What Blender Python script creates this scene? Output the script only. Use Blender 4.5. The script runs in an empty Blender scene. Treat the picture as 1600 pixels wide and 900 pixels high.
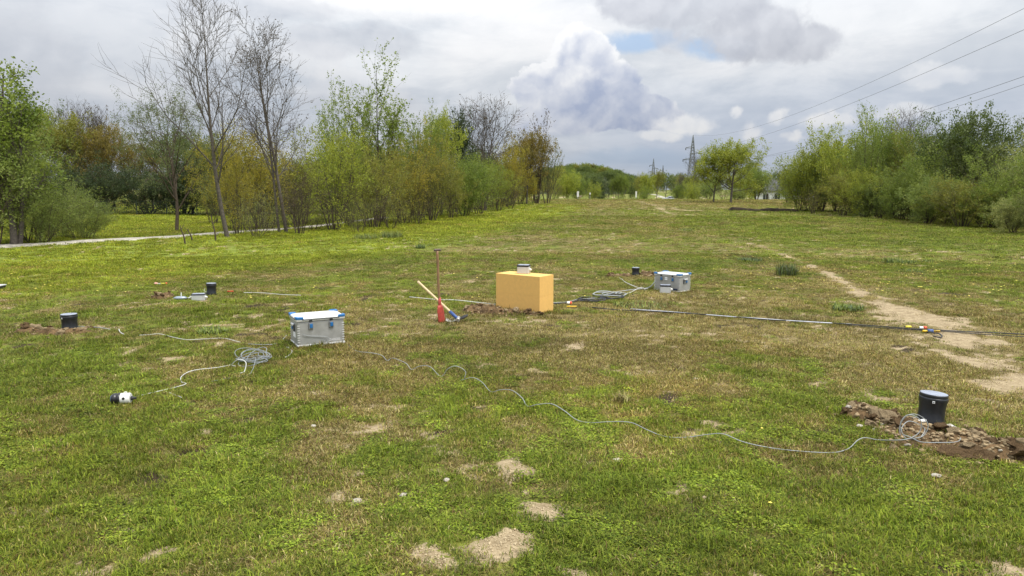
import bpy, math, random
import numpy as np
from mathutils import Vector, Matrix, Euler
R = math.radians
scene = bpy.context.scene
C = scene.collection

# ------------------------------------------------------------------ camera
FPX, CX, CY, HZ, CAMZ = 1155.0, 800.0, 450.0, 296.0, 1.7      # photo pixels (1600 x 900)
PITCH = math.atan((CY - HZ) / FPX)
cam_d = bpy.data.cameras.new('camera'); cam = bpy.data.objects.new('camera', cam_d); C.objects.link(cam)
cam_d.sensor_width = 36.0; cam_d.lens = 36.0 * FPX / 1600.0
cam_d.clip_start = 0.05; cam_d.clip_end = 9000
cam.location = (0, 0, CAMZ); cam.rotation_euler = (math.pi / 2 - PITCH, 0, 0)
scene.camera = cam
scene.view_settings.view_transform = 'Standard'; scene.view_settings.look = 'None'
scene.view_settings.exposure = 0.25; scene.view_settings.gamma = 1.0
try: scene.view_settings.use_curve_mapping = False
except Exception: pass
scene.cycles.max_bounces = 6; scene.cycles.diffuse_bounces = 3; scene.cycles.transparent_max_bounces = 6

# ------------------------------------------------------------------ node helper
class S:
    """a socket with arithmetic"""
    def __init__(s, nt, so): s.nt, s.so = nt, so
    def _m(s, op, *a, clamp=False):
        n = s.nt.nodes.new('ShaderNodeMath'); n.operation = op; n.use_clamp = clamp
        for i, v in enumerate((s,) + a):
            if isinstance(v, S): s.nt.links.new(v.so, n.inputs[i])
            else: n.inputs[i].default_value = v
        return S(s.nt, n.outputs[0])
    def __add__(s, o): return s._m('ADD', o)
    def __sub__(s, o): return s._m('SUBTRACT', o)
    def __mul__(s, o): return s._m('MULTIPLY', o)
    def __truediv__(s, o): return s._m('DIVIDE', o)
    def pow(s, o): return s._m('POWER', o)
    def max(s, o): return s._m('MAXIMUM', o)
    def min(s, o): return s._m('MINIMUM', o)
    def rng(s, a, b, c=0.0, d=1.0, smooth=True):
        n = s.nt.nodes.new('ShaderNodeMapRange'); n.interpolation_type = 'SMOOTHSTEP' if smooth else 'LINEAR'
        s.nt.links.new(s.so, n.inputs[0])
        flip = a > b
        if flip: a, b, c, d = b, a, d, c
        for i, v in zip((1, 2, 3, 4), (a, b, c, d)): n.inputs[i].default_value = v
        return S(s.nt, n.outputs[0])
def mixc(nt, f, a, b):
    n = nt.nodes.new('ShaderNodeMix'); n.data_type = 'RGBA'
    for so, v in ((n.inputs[0], f), (n.inputs[6], a), (n.inputs[7], b)):
        if isinstance(v, S): nt.links.new(v.so, so)
        elif isinstance(v, (int, float)): so.default_value = v
        else: so.default_value = (*v, 1) if len(v) == 3 else v
    return S(nt, n.outputs[2])
def mulc(nt, a, f):
    n = nt.nodes.new('ShaderNodeVectorMath'); n.operation = 'SCALE'
    nt.links.new(a.so, n.inputs[0])
    if isinstance(f, S): nt.links.new(f.so, n.inputs[3])
    else: n.inputs[3].default_value = f
    return S(nt, n.outputs[0])
def noise(nt, vec, scale, detail=4, rough=0.55, out=0, dist=0.0):
    n = nt.nodes.new('ShaderNodeTexNoise'); n.inputs['Scale'].default_value = scale
    n.inputs['Detail'].default_value = detail; n.inputs['Roughness'].default_value = rough
    n.inputs['Distortion'].default_value = dist
    if vec is not None: nt.links.new(vec.so, n.inputs['Vector'])
    return S(nt, n.outputs[out])
def vadd(nt, a, v):
    n = nt.nodes.new('ShaderNodeVectorMath'); n.operation = 'ADD'; nt.links.new(a.so, n.inputs[0])
    if isinstance(v, S): nt.links.new(v.so, n.inputs[1])
    else: n.inputs[1].default_value = v
    return S(nt, n.outputs[0])
def sep(nt, a):
    n = nt.nodes.new('ShaderNodeSeparateXYZ'); nt.links.new(a.so, n.inputs[0])
    return [S(nt, o) for o in n.outputs]
def comb(nt, x, y, z):
    n = nt.nodes.new('ShaderNodeCombineXYZ')
    for so, v in zip(n.inputs, (x, y, z)):
        if isinstance(v, S): nt.links.new(v.so, so)
        else: so.default_value = v
    return S(nt, n.outputs[0])

# ------------------------------------------------------------------ sky
SUN_EL, SUN_AZ = R(65), R(124)            # azimuth clockwise from the view direction (+Y)
def make_world():
    w = bpy.data.worlds.new('World'); scene.world = w; w.use_nodes = True
    nt = w.node_tree; nt.nodes.clear()
    out = nt.nodes.new('ShaderNodeOutputWorld'); bg = nt.nodes.new('ShaderNodeBackground')
    bg.inputs[1].default_value = 0.1; nt.links.new(bg.outputs[0], out.inputs[0])
    sky = nt.nodes.new('ShaderNodeTexSky'); sky.sky_type = 'NISHITA'; sky.sun_disc = False
    sky.sun_elevation = SUN_EL; sky.sun_rotation = SUN_AZ
    tc = nt.nodes.new('ShaderNodeTexCoord'); d = S(nt, tc.outputs['Generated'])
    x, y, z = sep(nt, d)
    el = z._m('ARCSINE'); az = x._m('ARCTAN2', y)
    zc = z.max(0.0)
    # cloud sheets seen in perspective
    inv = (zc + 0.16)
    pl = comb(nt, x / inv, y / inv, 0.0)
    def vor(vec, scale, detail):
        n = nt.nodes.new('ShaderNodeTexVoronoi'); n.feature = 'F1'; n.inputs['Scale'].default_value = scale; n.inputs['Detail'].default_value = detail
        n.inputs['Roughness'].default_value = .55; n.normalize = True
        nt.links.new(vec.so, n.inputs['Vector']); return S(nt, n.outputs['Distance'])
    wn = noise(nt, d, 6.0, 6, 0.6, out=1); wr, wg, wb = sep(nt, wn)
    azw = az + (wr - 0.5) * 0.09; elw = el + (wg - 0.5) * 0.07
    # cauliflower relief, domain-warped so the cells do not show
    dw = vadd(nt, d, mulc(nt, vadd(nt, wn, (-.5, -.5, -.5)), .10))
    pf = vor(dw, 15.0, 2.5); pfu = vor(vadd(nt, dw, (-.006, 0.0, .014)), 15.0, 2.5)
    lob = (pf * -1.0) + 0.24                              # about -.3 .. .4, high in the middle of a lobe
    n3 = noise(nt, d, 14.0, 8, 0.62)
    relief = (pfu - pf) * 2.2 + (n3 - 0.5) * 0.6          # lit from upper left
    def rad(px, py, rx, ry):
        a0 = math.atan((px - CX) / FPX); e0 = math.atan((HZ - py) / FPX * math.cos(a0))
        a = (azw - a0) * (FPX / rx); e = (elw - e0) * (FPX / ry)
        return (a * a + e * e)._m('SQRT')
    def blob(px, py, rx, ry, lo=1.1, hi=0.75): return rad(px, py, rx, ry).rng(hi, lo, 1.0, 0.0)
    def puffy(px, py, rx, ry, soft=.10, amp=1.5):          # crisp lobed edge
        return (rad(px, py, rx, ry) - lob * amp - (n3 - 0.5) * 1.7).rng(1.0 - soft, 1.0 + soft, 1.0, 0.0)
    n1 = noise(nt, pl, 1.3, 9, 0.62, dist=0.4)
    n2 = noise(nt, vadd(nt, pl, (7.3, 2.1, 3.0)), 0.5, 5, 0.5)
    t = n1.rng(0.38, 0.64) * 0.6 + n2.rng(0.40, 0.60) * 0.25 + (relief * .35 + .07)
    col = mixc(nt, t, (5.2, 5.75, 6.5), (8.7, 8.9, 9.15))
    col = mixc(nt, az.rng(-0.7, -0.05, 0.55, 0.0), col, (6.25, 6.55, 7.15))
    # lower right: bluish distance
    low = el.rng(0.19, 0.03) * az.rng(0.0, 0.22, 0.35, 1.0)
    col = mixc(nt, low * 0.62, col, (5.7, 6.6, 8.3))
    # bright breaks
    for px, py, rx, ry, k in ((700, 20, 200, 26, .85), (600, 8, 150, 20, .7), (820, 60, 120, 40, .8), (740, 95, 75, 35, .6), (900, 50, 90, 26, .7), (1330, 95, 240, 36, .35), (1330, 20, 160, 30, .3), (210, 150, 90, 26, .45), (1080, 110, 90, 20, .5)):
        col = mixc(nt, blob(px, py, rx, ry, 1.5, 0.1) * (n1.rng(.3, .6) * .5 + .5) * k, col, (9.2, 9.2, 9.3))
    # pale heaps in the left half
    for px, py, rx, ry, k in ((500, 98, 46, 26, .55), (560, 165, 80, 42, .5), (640, 180, 50, 30, .4), (350, 60, 90, 40, .25)):
        col = mixc(nt, puffy(px, py, rx, ry, .25) * k, col, mixc(nt, (relief + 0.6)._m('ADD', 0.0, clamp=True), (6.0, 6.2, 6.9), (8.5, 8.6, 8.8)))
    # clear gaps showing the blue
    gap = blob(1000, 72, 62, 17, 1.3, .5).max(blob(1105, 84, 52, 17, 1.3, .5)) * 0.85
    gap = gap.max(blob(985, 262, 120, 16, 1.4, .3) * .45)
    blue = mixc(nt, 0.8, S(nt, sky.outputs[0]), (4.6, 6.2, 8.6))
    col = mixc(nt, gap, col, blue)
    # upper grey clouds
    gcol = mixc(nt, (relief * 1.0 + 0.42)._m('ADD', 0.0, clamp=True), (4.6, 4.85, 5.5), (7.2, 7.4, 7.9))
    g = None
    for px, py, rx, ry, k in ((985, 8, 80, 34, .95), (1160, 62, 100, 48, .95), (1090, 22, 95, 34, .8), (1235, 78, 50, 36, .85), (1050, 62, 34, 46, .5), (560, 72, 130, 26, .45), (70, 90, 70, 70, .35), (430, 26, 130, 22, .35)):
        q = puffy(px, py, rx, ry, .22) * k; g = q if g is None else g.max(q)
    col = mixc(nt, g, col, gcol)
    # the big cumulus: lobed crown, blue-grey flat base
    r_ = rad(905, 100, 56, 48)
    for q in ((850, 140, 62, 40), (930, 150, 80, 50), (985, 182, 62, 30), (880, 185, 80, 40), (945, 195, 90, 26)): r_ = r_.min(rad(*q))
    m = (r_ - lob * 1.3 - (n3 - .5) * 1.1).rng(.98, 1.10, 1.0, 0.0)
    m = m * (el + (wg - 0.5) * 0.018 + (n3 - .5) * .01).rng(0.066, 0.076)
    sh = (el.rng(0.07, 0.24) * 0.55 + relief * 1.25 + 0.20 + azw.rng(0.12, 0.0, 0.0, 0.18) + (r_ - .72).rng(0.0, .3) * el.rng(.09, .15) * .35)._m('ADD', 0.0, clamp=True)
    ccol = mixc(nt, sh, (4.2, 4.85, 6.5), (9.2, 9.3, 9.5))
    col = mixc(nt, m * 0.96, col, ccol)
    # small fair-weather puffs low down
    puff = None
    for px, py, rx, ry in ((1160, 207, 19, 15), (1196, 182, 19, 14), (1052, 204, 42, 14), (1016, 224, 28, 10), (1290, 192, 48, 12), (1240, 214, 26, 8), (1380, 178, 60, 11), (1460, 122, 50, 14), (1130, 180, 10, 12)):
        b = puffy(px, py, rx * .9, ry * .9, .42, 2.4) * (.55 + .4 * (rx < 50)); puff = b if puff is None else puff.max(b)
    pcol = mixc(nt, (relief * 1.3 + 0.70)._m('ADD', 0.0, clamp=True), (7.4, 7.8, 8.7), (9.8, 9.8, 9.8))
    col = mixc(nt, puff * 0.9, col, pcol)
    col = mixc(nt, el.rng(0.04, 0.0) * 0.5, col, (7.2, 8.0, 9.0))
    # an overcast sky is brighter towards the zenith
    col = mulc(nt, col, zc * 1.9 + 0.55)
    nt.links.new(col.so, bg.inputs[0])
    w.cycles.sampling_method = 'MANUAL'; w.cycles.sample_map_resolution = 512
make_world()
sun_d = bpy.data.lights.new('sun', 'SUN'); sun = bpy.data.objects.new('sun', sun_d); C.objects.link(sun)
sun_d.energy = 2.8; sun_d.angle = R(14); sun_d.color = (1.0, 0.95, 0.86)
sv = Vector((math.sin(SUN_AZ) * math.cos(SUN_EL), math.cos(SUN_AZ) * math.cos(SUN_EL), math.sin(SUN_EL)))
sun.rotation_euler = sv.to_track_quat('Z', 'Y').to_euler(); sun.location = (0, 0, 50)

# ------------------------------------------------------------------ numpy noise and terrain
_rs = np.random.RandomState(5); _P = _rs.permutation(1024); _V = _rs.rand(1024)
def vn(x, y, s=0):
    x = np.asarray(x, float) + s * 17.37; y = np.asarray(y, float) + s * 5.91
    xi = np.floor(x).astype(int); yi = np.floor(y).astype(int); fx = x - xi; fy = y - yi
    fx = fx * fx * (3 - 2 * fx); fy = fy * fy * (3 - 2 * fy)
    h = lambda a, b: _V[_P[(_P[a & 1023] + b) & 1023]]
    return (h(xi, yi) * (1 - fx) + h(xi + 1, yi) * fx) * (1 - fy) + (h(xi, yi + 1) * (1 - fx) + h(xi + 1, yi + 1) * fx) * fy
def fbm(x, y, o=4, s=0):
    t = 0; a = 0.5; n = 0
    for i in range(o):
        t = t + a * vn(np.asarray(x) * 2 ** i, np.asarray(y) * 2 ** i, s + i); n += a; a *= 0.55
    return t / n
def sm(a, b, x):
    t = np.clip((np.asarray(x, float) - a) / (b - a), 0, 1); return t * t * (3 - 2 * t)
def hgt0(x, y):
    x = np.asarray(x, float); y = np.asarray(y, float)
    h = 0.14 * sm(55, 112, y) * sm(-25, 5, x)
    h = h - 1.9 * sm(116, 170, y) + 1.1 * sm(200, 360, y)
    h = h + (fbm(x * .12, y * .12, 3, 3) - .5) * 0.22 * sm(6, 30, np.hypot(x, y))
    h = h + (fbm(x * .8, y * .8, 3, 9) - .5) * 0.05
    return h
def ray(px, py):
    u = (px - CX) / FPX; v = (CY - py) / FPX
    return np.array([u, math.cos(PITCH) + v * math.sin(PITCH), -math.sin(PITCH) + v * math.cos(PITCH)])
def gp(px, py, h=hgt0):
    """where the sight line through a photo pixel meets the ground"""
    d = ray(px, py); z = 0.0
    for _ in range(12):
        t = (z - CAMZ) / d[2]; z = float(h(d[0] * t, d[1] * t))
    return Vector((d[0] * t, d[1] * t, z))
def ap(px, py, Y):
    d = ray(px, py); t = Y / d[1]; return Vector((d[0] * t, Y, CAMZ + d[2] * t))
def gz(x, y): return float(hgt(x, y))

# marks on the ground, from the photograph, as plan positions
def seg_d(x, y, pts):
    """distance to a polyline and the interpolated third value"""
    best = np.full(np.shape(x), 1e9); val = np.zeros(np.shape(x))
    for (a, b) in zip(pts[:-1], pts[1:]):
        ax, ay, aw = a; bx, by, bw = b; dx, dy = bx - ax, by - ay
        t = np.clip(((x - ax) * dx + (y - ay) * dy) / (dx * dx + dy * dy), 0, 1)
        d = np.hypot(x - ax - t * dx, y - ay - t * dy); w = aw + (bw - aw) * t
        k = d < best; best = np.where(k, d, best); val = np.where(k, w, val)
    return best, val
def line(*p): return [(*gp(a, b)[:2], w) for a, b, w in p]
TRACK = line((1165, 378, .20), (1215, 395, .20), (1262, 413, .17), (1320, 443, .20), (1372, 475, .32), (1440, 500, .55), (1520, 540, .62), (1600, 585, .55), (1780, 690, .4))
TRACK2 = line((980, 312, .9), (1004, 316, .8), (1026, 323, .6), (1050, 335, .4))
TRACK3 = line((1010, 318, 1.2), (1060, 327, .9), (1140, 331, .5))
TRACK4 = line((1330, 452, .05), (1420, 480, .07), (1500, 505, .08), (1600, 540, .07))
SAND = [(*gp(a, b)[:2], r) for a, b, r in ((808, 739, .13), (838, 801, .10), (775, 858, .13), (672, 866, .10), (690, 882, .06), (965, 722, .05), (795, 838, .09), (558, 786, .05), (1100, 782, .03), (905, 905, .1))]
THIN = [(*gp(a, b)[:2], r) for a, b, r in ((960, 560, .8), (1010, 535, .6), (1100, 600, .55), (1420, 552, .5), (1330, 560, .8), (1450, 600, .7), (1500, 620, .5), (1250, 540, .8), (1180, 520, .7), (600, 640, .4), (860, 600, .5), (1080, 470, .8), (560, 560, .5), (500, 700, .3), (1000, 700, .25))]
DARK = [(*gp(a, b)[:2], r) for a, b, r in ((228, 748, .09), (250, 756, .07), (292, 706, .09), (310, 706, .06), (292, 605, .08), (308, 629, .09), (395, 598, .07), (432, 526, .12), (405, 478, .18), (452, 478, .15), (548, 506, .12), (40, 540, .12), (465, 676, .06), (1005, 553, .05), (690, 460, .15), (330, 710, .03), (560, 632, .05), (865, 402, .1), (375, 495, .2), (120, 440, .1))]
def xb(y): return np.interp(y, [3, 7, 11.3, 19, 30, 57, 110], [-9.5, -9.0, -7.8, -3.3, -.5, 5, 12])
def fields(x, y):
    x = np.asarray(x, float); y = np.asarray(y, float)
    wob = (fbm(x * 2.2, y * 2.2, 4, 21) - .5)
    wob2 = (fbm(x * 9, y * 9, 3, 41) - .5)
    bare = np.zeros(x.shape)
    for L, k in ((TRACK, 1.0), (TRACK2, .85), (TRACK3, .6), (TRACK4, .5)):
        d, w = seg_d(x, y, L); w = w * (1 + 1.9 * wob)
        bl = .34 + .66 * sm(.62, .40, fbm(x * 4.2 + 3, y * 2.1, 4, 81))
        bare = np.maximum(bare, k * bl * sm(1.15, .25, (d + .16 * wob2) / np.maximum(w, .02) + 1.1 * (fbm(x * 5, y * 5, 4, 71) - .5)))
    for sx, sy, r in SAND:
        d = np.hypot(x - sx, y - sy) / (r * .72 * (1 + 3.2 * wob + 4.2 * wob2)); bare = np.maximum(bare, sm(1.25, .6, d))
    thin = np.zeros(x.shape)
    for sx, sy, r in THIN: thin = np.maximum(thin, np.exp(-((x - sx) ** 2 + (y - sy) ** 2) / (r * r)))
    dist = np.hypot(x, y)
    # field of vigour
    lush = 0.46 + .62 * (fbm(x * .35, y * .35, 4, 2) - .5) + .95 * (fbm(x * 2.1, y * 2.1, 3, 7) - .5) + .9 * (fbm(x * 7, y * 7, 3, 17) - .5)
    left = sm(1.6, -1.8, x - xb(y)) * sm(6, 11, dist) * sm(95, 60, y)
    lush = lush + .42 * left
    rt = sm(6.0, 10.5, x) * sm(12, 17, y) * sm(80, 50, y)
    lush = lush + .16 * rt
    lush = lush - .20 * sm(5.5, 7.5, y) * sm(17, 11, y) * sm(-4.5, -1, x) * sm(8.5, 6, x)
    lush = lush - .18 * sm(50, 85, y) * sm(0, 12, x) * sm(122, 108, y) + .25 * sm(108, 122, y) - .12 * sm(3, 5, x) * sm(4, 6, y) * sm(12, 8, y)
    lush = lush + .10 * sm(5.2, 3.8, y)
    lush = np.clip(lush - .45 * thin, 0, 1.3) * (1 - .25 * np.clip(bare, 0, 1))
    dark = np.zeros(x.shape)
    for sx, sy, r in DARK:
        d = np.hypot(x - sx, (y - sy)) / (r * (1 + 1.6 * wob + 1.4 * wob2)); dark = np.maximum(dark, sm(1.2, .6, d))
    spots = fbm(x * 3.1 + 40, y * 3.1, 2, 51)
    dark = np.maximum(dark, sm(.77, .84, spots) * sm(30, 15, dist) * .8 * (bare < .15))
    bare = np.clip(np.maximum(bare, thin * sm(.50, .72, fbm(x * 7, y * 7, 3, 33)) * .55), 0, 1)
    return lush, bare, dark, left
def hgt(x, y):
    """terrain with the small relief of the turf"""
    x = np.asarray(x, float); y = np.asarray(y, float)
    h = hgt0(x, y); near = sm(30, 12, np.hypot(x, y))
    h = h + near * ((fbm(x * 5, y * 5, 3, 61) - .5) * .030)
    for sx, sy, r in DARK: h = h - .035 * np.exp(-((x - sx) ** 2 + (y - sy) ** 2) / (r * r * .7))
    for sx, sy, r in SAND: h = h + .012 * np.exp(-((x - sx) ** 2 + (y - sy) ** 2) / (r * r))
    return h

# ------------------------------------------------------------------ materials
def new_mat(name):
    m = bpy.data.materials.new(name); m.use_nodes = True; nt = m.node_tree
    return m, nt, nt.nodes['Principled BSDF']
_mats = {}
def mat(name, col, rough=.6, metal=0.0, var=0.12, scale=8.0, bump=0.0, spec=0.5, dirt=0.0, dirtcol=(.12, .09, .05)):
    if name in _mats: return _mats[name]
    m, nt, b = new_mat(name)
    tc = nt.nodes.new('ShaderNodeTexCoord'); o = S(nt, tc.outputs['Object'])
    n = noise(nt, o, scale, 5, .6)
    c = mixc(nt, n.rng(.3, .7), tuple(v * (1 - var) for v in col), tuple(min(1, v * (1 + var)) for v in col))
    if dirt:
        z = sep(nt, o)[2]
        f = (noise(nt, o, scale * 2.3, 6, .7).rng(.42, .75) * dirt)
        c = mixc(nt, f, c, dirtcol)
    nt.links.new(c.so, b.inputs['Base Color'])
    r = n.rng(.2, .8, max(0, rough - .08), min(1, rough + .08)); nt.links.new(r.so, b.inputs['Roughness'])
    b.inputs['Metallic'].default_value = metal; b.inputs['Specular IOR Level'].default_value = spec
    if bump:
        bn = nt.nodes.new('ShaderNodeBump'); bn.inputs['Strength'].default_value = bump; bn.inputs['Distance'].default_value = .01
        nn = noise(nt, o, scale * 4, 5, .6); nt.links.new(nn.so, bn.inputs['Height']); nt.links.new(bn.outputs[0], b.inputs['Normal'])
    _mats[name] = m; return m
def leaf_mat(name, col, trans=.42):
    m, nt, b = new_mat(name)
    at = nt.nodes.new('ShaderNodeAttribute'); at.attribute_name = 'rnd'; r = S(nt, at.outputs['Fac'])
    tc = nt.nodes.new('ShaderNodeTexCoord'); o = S(nt, tc.outputs['Object'])
    n = noise(nt, o, .9, 3, .5)
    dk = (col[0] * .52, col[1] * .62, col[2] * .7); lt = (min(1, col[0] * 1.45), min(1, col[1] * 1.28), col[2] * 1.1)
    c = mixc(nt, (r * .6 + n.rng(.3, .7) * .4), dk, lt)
    oi = nt.nodes.new('ShaderNodeObjectInfo')
    c = mulc(nt, c, S(nt, oi.outputs['Random']) * .24 + .88)
    nt.links.new(c.so, b.inputs['Base Color']); b.inputs['Roughness'].default_value = .55
    b.inputs['Specular IOR Level'].default_value = .3
    tr = nt.nodes.new('ShaderNodeBsdfTranslucent')
    tcx = mulc(nt, c, 1.15); nt.links.new(tcx.so, tr.inputs[0])
    mx = nt.nodes.new('ShaderNodeMixShader'); mx.inputs[0].default_value = trans
    nt.links.new(b.outputs[0], mx.inputs[1]); nt.links.new(tr.outputs[0], mx.inputs[2])
    nt.links.new(mx.outputs[0], nt.nodes['Material Output'].inputs[0])
    return m

# ------------------------------------------------------------------ mesh helpers
def tag(o, label=None, cat=None, group=None, kind=None):
    if label: o['label'] = label
    if cat: o['category'] = cat
    if group: o['group'] = group
    if kind: o['kind'] = kind
    return o
def empty(name, loc=(0, 0, 0), rz=0.0, rot=None, scale=1.0):
    o = bpy.data.objects.new(name, None); C.objects.link(o); o.location = loc
    o.rotation_euler = rot if rot else (0, 0, rz); o.scale = (scale,) * 3; o.empty_display_size = .1
    return o
def np_mesh(name, verts, faces, mat=None, smooth=False, rnd=None, col=None):
    """faces: (n,3) or (n,4) int array"""
    me = bpy.data.meshes.new(name); verts = np.asarray(verts, np.float32); faces = np.asarray(faces, np.int32)
    n, k = faces.shape
    me.vertices.add(len(verts)); me.vertices.foreach_set('co', verts.ravel())
    me.loops.add(n * k); me.loops.foreach_set('vertex_index', faces.ravel())
    me.polygons.add(n); me.polygons.foreach_set('loop_start', np.arange(0, n * k, k, dtype=np.int32))
    me.polygons.foreach_set('loop_total', np.full(n, k, np.int32))
    if smooth: me.polygons.foreach_set('use_smooth', np.ones(n, bool))
    if rnd is not None:
        a = me.attributes.new('rnd', 'FLOAT', 'FACE'); a.data.foreach_set('value', np.asarray(rnd, np.float32))
    if col is not None:
        a = me.attributes.new('col', 'FLOAT_COLOR', 'FACE'); a.data.foreach_set('color', np.asarray(col, np.float32).ravel())
    me.update(calc_edges=True)
    if mat: me.materials.append(mat)
    return me
def link(name, me, parent=None):
    o = bpy.data.objects.new(name, me); C.objects.link(o)
    if parent: o.parent = parent
    return o
class MB:
    def __init__(s): s.v = []; s.f = []
    def add(s, vs, fs):
        b = len(s.v); s.v += [tuple(p) for p in vs]; s.f += [tuple(i + b for i in f) for f in fs]; return s
    def box(s, c, size, M=None):
        x, y, z = (t / 2 for t in size)
        vs = [Vector((a * x, b * y, d * z)) for a, b, d in ((-1, -1, -1), (1, -1, -1), (1, 1, -1), (-1, 1, -1), (-1, -1, 1), (1, -1, 1), (1, 1, 1), (-1, 1, 1))]
        if M is not None: vs = [M @ p for p in vs]
        vs = [p + Vector(c) for p in vs]
        return s.add(vs, [(0, 3, 2, 1), (4, 5, 6, 7), (0, 1, 5, 4), (1, 2, 6, 5), (2, 3, 7, 6), (3, 0, 4, 7)])
    def lathe(s, prof, n=32, M=None, cap=True):
        vs = []; fs = []
        for r, z in prof:
            for i in range(n):
                a = 2 * math.pi * i / n; vs.append(Vector((r * math.cos(a), r * math.sin(a), z)))
        k = len(prof)
        for j in range(k - 1):
            for i in range(n):
                i2 = (i + 1) % n; fs.append((j * n + i, j * n + i2, (j + 1) * n + i2, (j + 1) * n + i))
        if cap: fs.append(tuple(range(n - 1, -1, -1))); fs.append(tuple((k - 1) * n + i for i in range(n)))
        if M is not None: vs = [M @ p for p in vs]
        return s.add(vs, fs)
    def tube(s, pts, r, n=8, cap=True):
        pts = [Vector(p) for p in pts]; rs = r if isinstance(r, (list, tuple)) else [r] * len(pts)
        vs = []; fs = []; up = Vector((0, 0, 1)); prev = None
        for i, p in enumerate(pts):
            t = (pts[min(i + 1, len(pts) - 1)] - pts[max(i - 1, 0)])
            t = t.normalized() if t.length > 1e-9 else Vector((1, 0, 0))
            if prev is None:
                a = t.cross(up); a = a if a.length > .05 else t.cross(Vector((1, 0, 0)))
            else: a = prev - t * prev.dot(t)
            a.normalize(); prev = a; b = t.cross(a)
            for k in range(n):
                q = 2 * math.pi * k / n; vs.append(p + (a * math.cos(q) + b * math.sin(q)) * rs[i])
        for j in range(len(pts) - 1):
            for k in range(n):
                k2 = (k + 1) % n; fs.append((j * n + k, j * n + k2, (j + 1) * n + k2, (j + 1) * n + k))
        if cap: fs.append(tuple(range(n - 1, -1, -1))); fs.append(tuple((len(pts) - 1) * n + k for k in range(n)))
        return s.add(vs, fs)
    def build(s, name, mat, parent=None, smooth=False, bevel=0.0, seg=2):
        me = bpy.data.meshes.new(name); me.from_pydata(s.v, [], s.f); me.update()
        me.materials.append(mat); o = link(name, me, parent)
        if smooth:
            me.polygons.foreach_set('use_smooth', [len(p.vertices) < 5 for p in me.polygons])
        if bevel:
            m = o.modifiers.new('bevel', 'BEVEL'); m.width = bevel; m.segments = seg; m.limit_method = 'ANGLE'; m.angle_limit = R(35)
        return o
def smooth_path(pts, n=6):
    """Catmull-Rom through points"""
    P = [Vector(p) for p in pts]; P = [P[0] * 2 - P[1]] + P + [P[-1] * 2 - P[-2]]; out = []
    for i in range(1, len(P) - 2):
        a, b, c, d = P[i - 1:i + 3]
        for k in range(n):
            t = k / n
            out.append(.5 * ((2 * b) + (c - a) * t + (2 * a - 5 * b + 4 * c - d) * t * t + (3 * b - a - 3 * c + d) * t ** 3))
    out.append(P[-2]); return out

# ================================================================== GROUND
def ground_mat():
    m, nt, b = new_mat('turf')
    g = nt.nodes.new('ShaderNodeNewGeometry'); P = S(nt, g.outputs['Position'])
    def att(n):
        a = nt.nodes.new('ShaderNodeAttribute'); a.attribute_name = n; return S(nt, a.outputs['Fac'])
    lush, bare, dark, left = att('lush'), att('bare'), att('dark'), att('left')
    nf = noise(nt, P, 55, 4, .7); nm = noise(nt, P, 9, 5, .65); nl = noise(nt, P, 1.3, 5, .6); nb = noise(nt, P, 200, 2, .6)
    straw = mixc(nt, nf.rng(.3, .7), (.075, .052, .020), (.30, .24, .095))
    green = mixc(nt, (nf * .5 + nm * .5).rng(.35, .65), (.05, .07, .012), (.22, .24, .038))
    bright = mixc(nt, (nf * .5 + nl * .5).rng(.35, .65), (.12, .16, .022), (.26, .30, .05))
    green = mixc(nt, left * .85, green, bright)
    f = (lush + (nm - .5) * .9 + (nf - .5) * .5 + (nl - .5) * .5).rng(.22, .78)
    c = mixc(nt, f, straw, green)
    sand = mixc(nt, (nf * .4 + nm * .6).rng(.3, .7), (.21, .155, .085), (.46, .365, .225))
    fb = (bare * 1.25 + (nm - .5) * .9 + (nf - .5) * .6 - .1).rng(.30, .62) * bare.rng(.02, .15)
    c = mixc(nt, fb, c, sand)
    soil = mixc(nt, nf.rng(.3, .7), (.022, .016, .009), (.085, .060, .035))
    c = mixc(nt, (dark + (nf - .5) * .5).rng(.3, .7) * dark.rng(.05, .3), c, soil)
    nt.links.new(c.so, b.inputs['Base Color']); b.inputs['Roughness'].default_value = .95; b.inputs['Specular IOR Level'].default_value = .15
    bn = nt.nodes.new('ShaderNodeBump'); bn.inputs['Strength'].default_value = .9; bn.inputs['Distance'].default_value = .02
    h = nf * .6 + nm * 1.0 + nb * .25; nt.links.new(h.so, bn.inputs['Height']); nt.links.new(bn.outputs[0], b.inputs['Normal'])
    return m
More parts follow.
